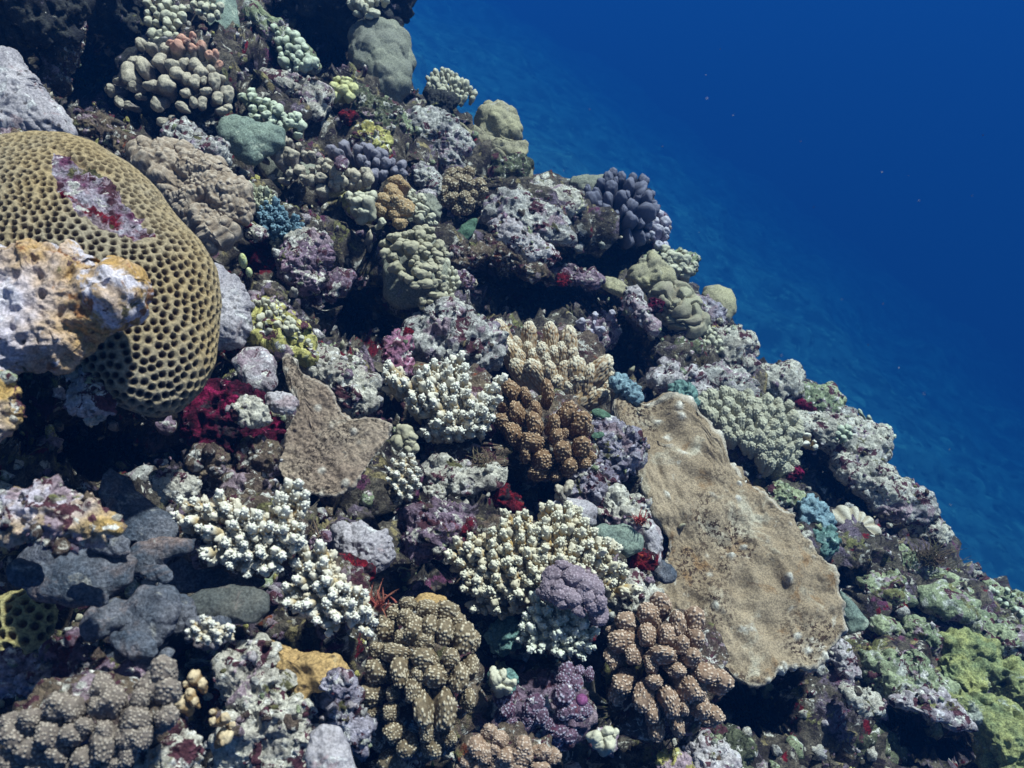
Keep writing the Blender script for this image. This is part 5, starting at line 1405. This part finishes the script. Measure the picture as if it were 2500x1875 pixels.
colony('nodule_coral', 'coral', 'knobbly purple and white nodules crowded in the bottom centre right',
       Z7([(590, 910, 130, 140), (650, 990, 110, 130), (560, 970, 110, 100), (560, 1080, 160, 170), (600, 1040, 100, 90), (540, 1120, 110, 90), (620, 1200, 150, 130), (560, 1230, 120, 110), (730, 1210, 110, 100), (690, 1250, 100, 80),
           (340, 1160, 140, 140), (300, 1210, 140, 120), (380, 1250, 120, 130), (280, 1280, 110, 110), (520, 1370, 170, 130), (590, 1400, 150, 120), (500, 1440, 140, 110), (430, 1320, 90, 90), (760, 930, 70, 110), (680, 900, 80, 80),
           (80, 1100, 130, 160), (110, 1200, 110, 130), (60, 1250, 90, 110), (130, 1310, 130, 90)]),
       'wart_lo', 'grape_nodules', 'knob', -.20, long=1.6, up=.4, seed=38, base_mat='purple_rock')
lump('ball_sponge', 'sponge', 'violet ball with a tiny hole among the purple and white nodules', ell(1420, 1709, 15, 15), 'tunicate_violet', 'smooth', -.32, amp=.2, bulge=1)
colony('knob_coral', 'coral', 'pair of bright cream knobs at the bottom, left of the dark gap',
       Z7([(800, 1430, 150, 140), (830, 1470, 120, 110), (900, 1370, 120, 90), (950, 1390, 80, 110), (910, 1440, 90, 130), (920, 1500, 80, 80)]), 'knob_hi', 'cream_knobs', 'knob', -.28, seed=39, base_mat='purple_rock')
colony('star_coral', 'coral', 'cream star-armed coral tip right of the large warty coral at the bottom',
       Z7([(40, 960, 100, 130), (90, 930, 70, 110), (120, 990, 90, 70), (170, 1000, 60, 50), (60, 1030, 110, 90), (10, 910, 70, 80), (130, 1050, 60, 50)]), 'finger', 'cream_knobs', 'branch', -.24, long=2.4, seed=40, base_mat='teal_sponge')

# the cream knob field on the right, and the edge colonies
colony('knob_coral', 'coral', 'wide field of cream stubby knobs above the large plate coral on the right',
       strew([(1700, 985), (1730, 960), (1780, 955), (1830, 965), (1880, 975), (1930, 985), (1945, 1030), (1960, 1060), (1950, 1090), (1955, 1130), (1930, 1150), (1890, 1140), (1850, 1110), (1800, 1080), (1770, 1060), (1745, 1020)],
             17, 41, 27, jitter=.2),
       'wart_lo', 'cream_knobs', 'knob', -.13, long=2.8, up=.65, fan=.5, seed=41, bulge=.45)
colony('knob_coral', 'coral', 'pale green-yellow little knobs below the curled-ridge coral', strew([(1715, 795), (1740, 800), (1765, 830), (1760, 860), (1725, 860), (1715, 830)], 12, 42, 15),
       'knob', 'cream_knobs', 'knob', -.05, seed=42, base_mat='yellow_crust')
colony('knob_coral', 'coral', 'light knobby bush jutting into the blue below the lavender nodules',
       Z3([(1340, 1290, 80, 70), (1380, 1320, 70, 60), (1490, 1310, 50, 60), (1420, 1350, 80, 60), (1460, 1360, 70, 50), (1500, 1370, 90, 60), (1570, 1410, 60, 50), (1480, 1420, 70, 60), (1440, 1450, 80, 50), (1520, 1460, 90, 60),
           (1500, 1500, 90, 40), (1360, 1400, 80, 90), (1400, 1440, 80, 80), (1380, 1380, 70, 60), (1550, 1440, 60, 50), (1330, 1350, 70, 70)]),
       'knob_hi', 'cream_knobs', 'knob', -.02, seed=43, base_mat='mossy_rock')
colony('nodule_coral', 'coral', 'lavender nodules clinging right of the purple-grey finger coral',
       Z3([(1300, 1010, 60, 70), (1340, 1080, 80, 80), (1340, 1150, 90, 80), (1290, 1130, 90, 80), (1220, 1100, 70, 90), (1240, 1180, 90, 70), (1290, 1250, 80, 80), (1340, 1250, 60, 70), (1260, 1070, 70, 70), (1350, 1190, 60, 50)]),
       'knob_hi', 'lavender_knobs', 'knob', -.03, seed=44, base_mat='purple_rock')
colony('bush_coral', 'coral', 'spiky cream-green little coral on the grey boulder left of purple-grey finger coral',
       strew(Z3([(430, 880, 0, 0), (560, 860, 0, 0), (690, 900, 0, 0), (700, 960, 0, 0), (620, 1060, 0, 0), (520, 980, 0, 0), (440, 930, 0, 0)]) and
             [(1336, 478), (1377, 472), (1418, 485), (1421, 504), (1396, 535), (1364, 510), (1339, 494)], 10, 45, 13), 'knob', 'cream_knobs', 'branch', -.08, long=3.4, up=.7, fan=.9, seed=45, base=None)
colony('knob_coral', 'coral', 'fat rounded tan-green nodes below the lavender nodules', Z3([(1180, 1400, 110, 90), (1240, 1360, 100, 90), (1250, 1320, 80, 80), (1320, 1420, 110, 100), (1200, 1450, 100, 90)]),
       'knob_hi', 'olive_knobs', 'knob', .0, seed=46, base_mat='mossy_rock')
colony('knob_coral', 'coral', 'small egg-white knobs on the ridge right of the cream knob field',
       Z(1800, 850, [(540, 670, 80, 60), (530, 735, 70, 50), (600, 765, 50, 45), (595, 720, 40, 50), (500, 660, 50, 40)]), 'knob', 'white_branches', 'knob', -.12, seed=47, base=None)
colony('bush_coral', 'coral', 'white-green little bush on the ridge beside the red sponge scrap',
       Z(1800, 850, [(800, 620, 50, 50), (840, 640, 50, 50), (780, 660, 50, 50), (820, 690, 50, 50), (870, 660, 50, 50), (760, 700, 40, 40), (850, 610, 50, 40), (880, 690, 40, 40)]), 'knob', 'mint_knobs', 'knob', -.15, seed=48, base=None)
colony('twig_coral', 'coral', 'pale green twig tips poking into the blue from the ridge',
       [(2100, 1006, 10, 20, 10), (2122, 1020, 10, 18, 0), (2165, 1048, 14, 30, -40), (2160, 1042, 10, 20, -50), (2178, 1066, 12, 30, -80), (2170, 1075, 12, 20, -70)],
       'finger', 'mint_knobs', 'branch', .03, long=3.0, up=.7, fan=1.2, seed=49, base=None)
colony('knob_coral', 'coral', 'little round tan knobs at the foot of the beige knuckled coral', Z(1800, 850, [(975, 1530, 60, 60), (980, 1600, 70, 60), (860, 1530, 60, 60), (830, 1560, 50, 50)]), 'knob', 'cream_knobs', 'knob', -.02, seed=50, base=None)
colony('knob_coral', 'coral', 'spattered green-white knobs along the far right reef top',
       strew([(2330, 1480), (2380, 1460), (2430, 1430), (2470, 1440), (2495, 1500), (2460, 1530), (2400, 1530), (2350, 1520)], 17, 51, 16), 'knob', 'mint_knobs', 'knob', -.04, seed=51, base=None)
colony('knob_coral', 'coral', 'two tan egg-like knobs by the spiky lilac rock', [(1365, 1195, 20, 26), (1390, 1185, 22, 34, -30), (1362, 1212, 14, 16)], 'knob_hi', 'beige_knobs', 'knob', -.24, seed=52, base=None)
colony('knob_coral', 'coral', 'lilac twiggy rubble pieces standing in the central cave mouth',
       Z61([(800, 370, 60, 70), (690, 430, 80, 60), (930, 360, 70, 60), (840, 490, 80, 50), (740, 560, 90, 70), (820, 600, 60, 70), (730, 620, 70, 60), (790, 440, 50, 80), (680, 640, 60, 60), (760, 500, 60, 60)]),
       'knob_hi', 'lavender_knobs', 'knob', .05, seed=53, base_mat='purple_rock')
colony('knob_coral', 'coral', 'yellow and cream nodules at the upper left rim of the yellow-green mound',
       strew([(620, 735), (660, 750), (700, 790), (740, 830), (765, 850), (750, 830), (700, 770), (650, 730)], 11, 54, 15) + strew([(600, 770), (650, 760), (700, 800), (680, 830), (620, 810)], 19, 55, 22),
       'knob', 'cream_knobs', 'knob', -.18, seed=54, base=None)
colony('nodule_coral', 'coral', 'orange-white stubs in the bottom left between warty coral and pale bank',
       Z(0, 1350, [(1500, 950, 90, 120), (1440, 1010, 80, 90), (1560, 1000, 80, 100), (1400, 1150, 90, 100), (1460, 1080, 80, 80), (1740, 1270, 80, 80), (1790, 1330, 70, 70), (1640, 1220, 60, 70), (1740, 1420, 90, 100), (1640, 1300, 60, 90), (1700, 1450, 60, 60),
                   (1500, 1150, 70, 70)]), 'knob_hi', 'orange_tuft', 'knob', -.26, seed=56, base=None)

# sea squirts, little sponges, weed
def squirt(label, px, py, w, h, mat, off):
    D = depth_of(px, py, off)
    s = mpp(D)
    loc = at(px, py, D)
    t = thing('sea_squirt', label, 'sea squirt', loc, 'yellow sea squirts')
    V, Fc = ico(5)
    ax = .35 * U_ - .9 * F_ + .15 * R_
    ax /= np.linalg.norm(ax)
    Q = V * np.array([w / 2 * s, w / 2 * s, h / 2 * s * 1.2])
    V2 = Q @ rot_to(.75 * U_ - .5 * F_).T
    hd = Vector([float(q) for q in ax])
    d = V @ np.array([0, 0, 1.0])
    me = mk_mesh('body', V2, Fc, MT[mat], np.zeros(len(V)))
    link('body', me, parent=t)
    ring = bmesh.new()
    bmesh.ops.create_uvsphere(ring, u_segments=14, v_segments=8, radius=w * .17 * s)
    me2 = bpy.data.meshes.new('mouth')
    ring.to_mesh(me2)
    ring.free()
    me2.materials.append(MT['dark_dome'])
    m = link('mouth', me2, parent=t)
    m.location = Vector([float(q) for q in (.28 * h * s * U_ - .36 * w * s * F_)])
    m.scale = (1, .6, 1.2)
squirt('upper, larger of two yellow sea squirts in the gap right of the honeycomb coral', 593, 637, 20, 34, 'tunicate_yellow', -.10)
squirt('lower, smaller of two yellow sea squirts in the gap right of the honeycomb coral', 608, 665, 16, 22, 'tunicate_yellow', -.10)

for lab, x, y, rx, ry, off, m in [
    ('red sponge patch under the small yellow knob cluster', 850, 284, 20, 13, -.12, 'red_sponge'),
    ('thin crimson sponge edge beside the small blue tufts', 600, 545, 14, 7, -.16, 'red_sponge'),
    ('bright red sponge speck right of the purple-grey finger coral', 1602, 511, 7, 10, -.12, 'red_sponge'),
    ('rust-red sponge patch on the upper slab of the grey boulder', 1368, 552, 13, 11, -.24, 'red_sponge'),
    ('rust-red sponge patch at the crusted lip of the central cave', 1375, 683, 15, 14, -.10, 'red_sponge'),
    ('dark red sponge beside the curled-ridge coral', 1600, 745, 16, 16, -.10, 'crimson_sponge'),
    ('small dark red sponge near the smooth tan dome coral', 1668, 698, 14, 8, -.1, 'crimson_sponge'),
    ('triangular rust sponge scrap on the right-hand ridge', 2097, 1055, 12, 16, -.14, 'red_sponge'),
    ('dark red sponge streak across the top of the right-hand ridge', 1965, 990, 26, 9, -.10, 'crimson_sponge'),
    ('crimson sponge hanging from the end of the cream knob field', 1935, 1153, 22, 16, -.14, 'crimson_sponge'),
    ('red speck sponge in the pale rubble of the lower right', 2207, 1478, 10, 8, -.10, 'red_sponge'),
    ('red sponge speck behind the pink rock of the central mound', 995, 815, 9, 13, -.14, 'red_sponge'),
    ('crimson sponge under the rubble below the white thicket', 1115, 1195, 16, 12, -.16, 'red_sponge'),
    ('maroon sponge crust in the shade right of that rubble', 1250, 1275, 22, 15, -.14, 'crimson_sponge'),
    ]:
    lump('red_sponge', 'sponge', lab, ell(x, y, rx, ry, -25), m, 'rock', off + .05, group='small red sponges', bulge=.45, amp=1.3)

def blades(name, label, cat, px, py, off, n, ln, mat, seed, up=.8, spread=.6, wid=.0016, group=None):
    """a tuft of thin curved blades as one mesh"""
    r = random.Random(seed)
    D = depth_of(px, py, off)
    root = at(px, py, D)
    Vs_, Fs = [], []
    for i in range(n):
        d = np.array([r.uniform(-spread, spread), r.uniform(-spread, spread) - .2, up])
        d /= np.linalg.norm(d)
        b = np.array([r.gauss(0, ln * .22), r.gauss(0, ln * .15), r.gauss(0, ln * .1)])
        bend = np.array([r.uniform(-.4, .4), r.uniform(-.4, .4), -.25])
        L = ln * r.uniform(.5, 1.1)
        o = len(Vs_) * 0 + sum(len(v) for v in Vs_)
        pts = []
        for k in range(6):
            t = k / 5
            p = b + d * L * t + bend * L * t * t
            w = wid * (1 - t * .8)
            for q in range(3):
                a = q * 2.094
                pts.append(p + np.array([math.cos(a) * w, math.sin(a) * w, 0]))
        for k in range(5):
            for q in range(3):
                a0 = o + k * 3 + q
                a1 = o + k * 3 + (q + 1) % 3
                Fs.append([a0, a1, a1 + 3, a0 + 3])
        Vs_.append(np.array(pts))
    me = mk_mesh(name, np.concatenate(Vs_), np.array(Fs, dtype=np.int32), MT[mat])
    link(name, me, label=label, cat=cat, group=group, loc=root)
for lab, x, y, off, n, ln, m, sd in [
    ('scarlet weed tuft on the cream crusted rock left of the large plate', 1562, 1275, -.29, 34, .022, 'red_weed', 1),
    ('pinkish twiggy weed in the gap above the large warty coral', 925, 1480, -.26, 40, .030, 'red_weed', 2),
    ('olive weed tuft hanging under the tip of the right-hand ridge', 2270, 1370, -.05, 160, .07, 'turf_blades', 3),
    ('fine weed strands on the rubble under the white thicket', 1180, 1140, -.16, 60, .035, 'turf_blades', 5),
    ('small dark weed tuft between the two white branching corals', 775, 1310, -.14, 16, .03, 'turf_blades', 6),
    ('weed strands in the shade below the rosy-brown lobed coral', 1620, 1850, -.12, 26, .05, 'turf_blades', 7),
    ('dark weed at the foot of the knobbly pale mound on the edge', 1710, 890, -.08, 50, .03, 'turf_blades', 8)]:
    blades('weed_tuft', lab, 'seaweed', x, y, off, n, ln, m, sd, group='tufts of weed')
for lab, pts in [('dark green leaf-like coral flap left of the big grey boulder', [(1100, 600), (1110, 570), (1140, 540), (1165, 535), (1163, 560), (1140, 590), (1115, 605)]),
                 ('green weed leaf beside the top of the spiky lilac rock', ell(1468, 1010, 24, 11, -20)),
                 ('second green weed leaf lower on the spiky lilac rock', ell(1460, 1062, 16, 9, 10))]:
    lump('leaf_coral', 'coral', lab, pts, 'green_leaf', 'smooth', -.2 if 'weed' in lab else -.03, bulge=.3)

# ------------------------------------------------------------------ loose stuff nobody could count
def scatter(name, label, cat, mats, n, smin, smax, seed, seeds_style, lift=.4, on_rocks=False):
    r = np.random.default_rng(seed)
    if on_rocks:
        tot = sum(q[2] for q in ROCKS)
        PP, NN = [], []
        for q in ROCKS:
            k = r.choice(len(q[0]), min(len(q[0]), int(n * q[2] / tot)), replace=False)
            PP.append(q[0][k])
            NN.append(q[1][k])
        P, Nn = np.concatenate(PP), np.concatenate(NN)
        n = len(P)
    else:
        ok = np.where((REEF_N.dot(F_) < .2))[0]
        idx = r.choice(ok, n, replace=False)
        P, Nn = REEF_V[idx], REEF_N[idx]
    protos = []
    for k in range(6):
        V, Fc = ico(2)
        Q = V * 1.6 + k * 9.1 + seed
        V = V * (1 + .55 * fbm(Q, 2, k))[:, None] * np.array([1, .8, .9])
        if seeds_style == 'stub':
            V = V * np.array([.6, .6, 1.25])
        V, F2 = V, Fc
        protos.append(V)
    Vall, Fall = [], []
    nv = len(protos[0])
    for i in range(n):
        V = protos[i % 6]
        a = r.uniform(0, 6.28)
        ca, sa = math.cos(a), math.sin(a)
        M = np.array([[ca, -sa, 0], [sa, ca, 0], [0, 0, 1]])
        s = r.uniform(smin, smax) * (1 if r.uniform() < .8 else 1.7)
        up = Nn[i] + np.array([0, -.2, .7]) + r.normal(0, .3, 3)
        V = (V @ M.T * s) @ rot_to(up).T + P[i] + Nn[i] * s * lift
        Vall.append(V)
        Fall.append(Fc + i * nv)
    Vc, Fx = np.concatenate(Vall), np.concatenate(Fall)
    me = mk_mesh(name, Vc, Fx, None, np.tile(sstep(-.3, .9, protos[0][:, 2]), n))
    for m in mats:
        me.materials.append(MT[m])
    mi = np.repeat(r.integers(0, len(mats), n), len(Fc)).astype(np.int32)
    me.polygons.foreach_set('material_index', mi)
    link(name, me, label=label, cat=cat, kind='stuff')
scatter('coral_rubble', 'small broken coral rubble and nubs strewn over the reef slope', 'rubble',
        ['cream_rock', 'grey_rock', 'purple_rock', 'mossy_rock', 'lilac_rock', 'brown_turf_rock'], 3600, .003, .011, 5, 'nub')
scatter('crust_nodules', 'little nodules and crusts growing all over the reef rocks', 'crust nodules',
        ['cream_rock', 'grey_rock', 'purple_rock', 'lilac_rock', 'brown_turf_rock', 'mossy_rock', 'reef_crust'], 1800, .0016, .0055, 8, 'nub', lift=.15, on_rocks=True)
scatter('coral_stubs', 'tiny coral stubs sprouting between the larger corals', 'coral stubs',
        ['cream_rock', 'beige_knobs', 'lilac_rock', 'olive_knobs', 'yellow_crust', 'purple_rock'], 2300, .0025, .008, 6, 'stub', lift=.8)

# drifting specks in the water
r = np.random.default_rng(3)
Vall, Fall = [], []
V0, F0 = ico(1)
for i in range(90):
    p = at(r.uniform(100, 2400), r.uniform(100, 1700), r.uniform(.5, 1.0))
    Vall.append(V0 * r.uniform(.0003, .0006) + p)
    Fall.append(F0 + i * len(V0))
link('drifting_specks', mk_mesh('drifting_specks', np.concatenate(Vall), np.concatenate(Fall), MT['cream_rock']),
     label='fine pale specks drifting in the water in front of the reef', cat='plankton', kind='stuff')

# ------------------------------------------------------------------ the water between, as a volume
bm = bmesh.new()
bmesh.ops.create_cube(bm, size=1.0)
me = bpy.data.meshes.new('haze')
bm.to_mesh(me)
bm.free()
hz = link('haze', me, kind='stuff')
ztop = 1.3
hz.scale = (200, 200, ztop - (ZB - 1.5))
hz.location = (0, 0, (ztop + ZB - 1.5) / 2)
mh = bpy.data.materials.new('blue_water')
mh.use_nodes = True
nt = mh.node_tree
nt.nodes.remove(nt.nodes['Principled BSDF'])
pv = nt.nodes.new('ShaderNodeVolumePrincipled')
pv.inputs['Color'].default_value = (.0078, .067, .262, 1)
pv.inputs['Absorption Color'].default_value = (.0, .22, .50, 1)
pv.inputs['Density'].default_value = .092
pv.inputs['Anisotropy'].default_value = 0.0
nt.links.new(pv.outputs[0], nt.nodes['Material Output'].inputs['Volume'])
me.materials.append(mh)
hz['label'] = 'deep blue sea water filling the view, hiding what lies far off'
hz['category'] = 'water'
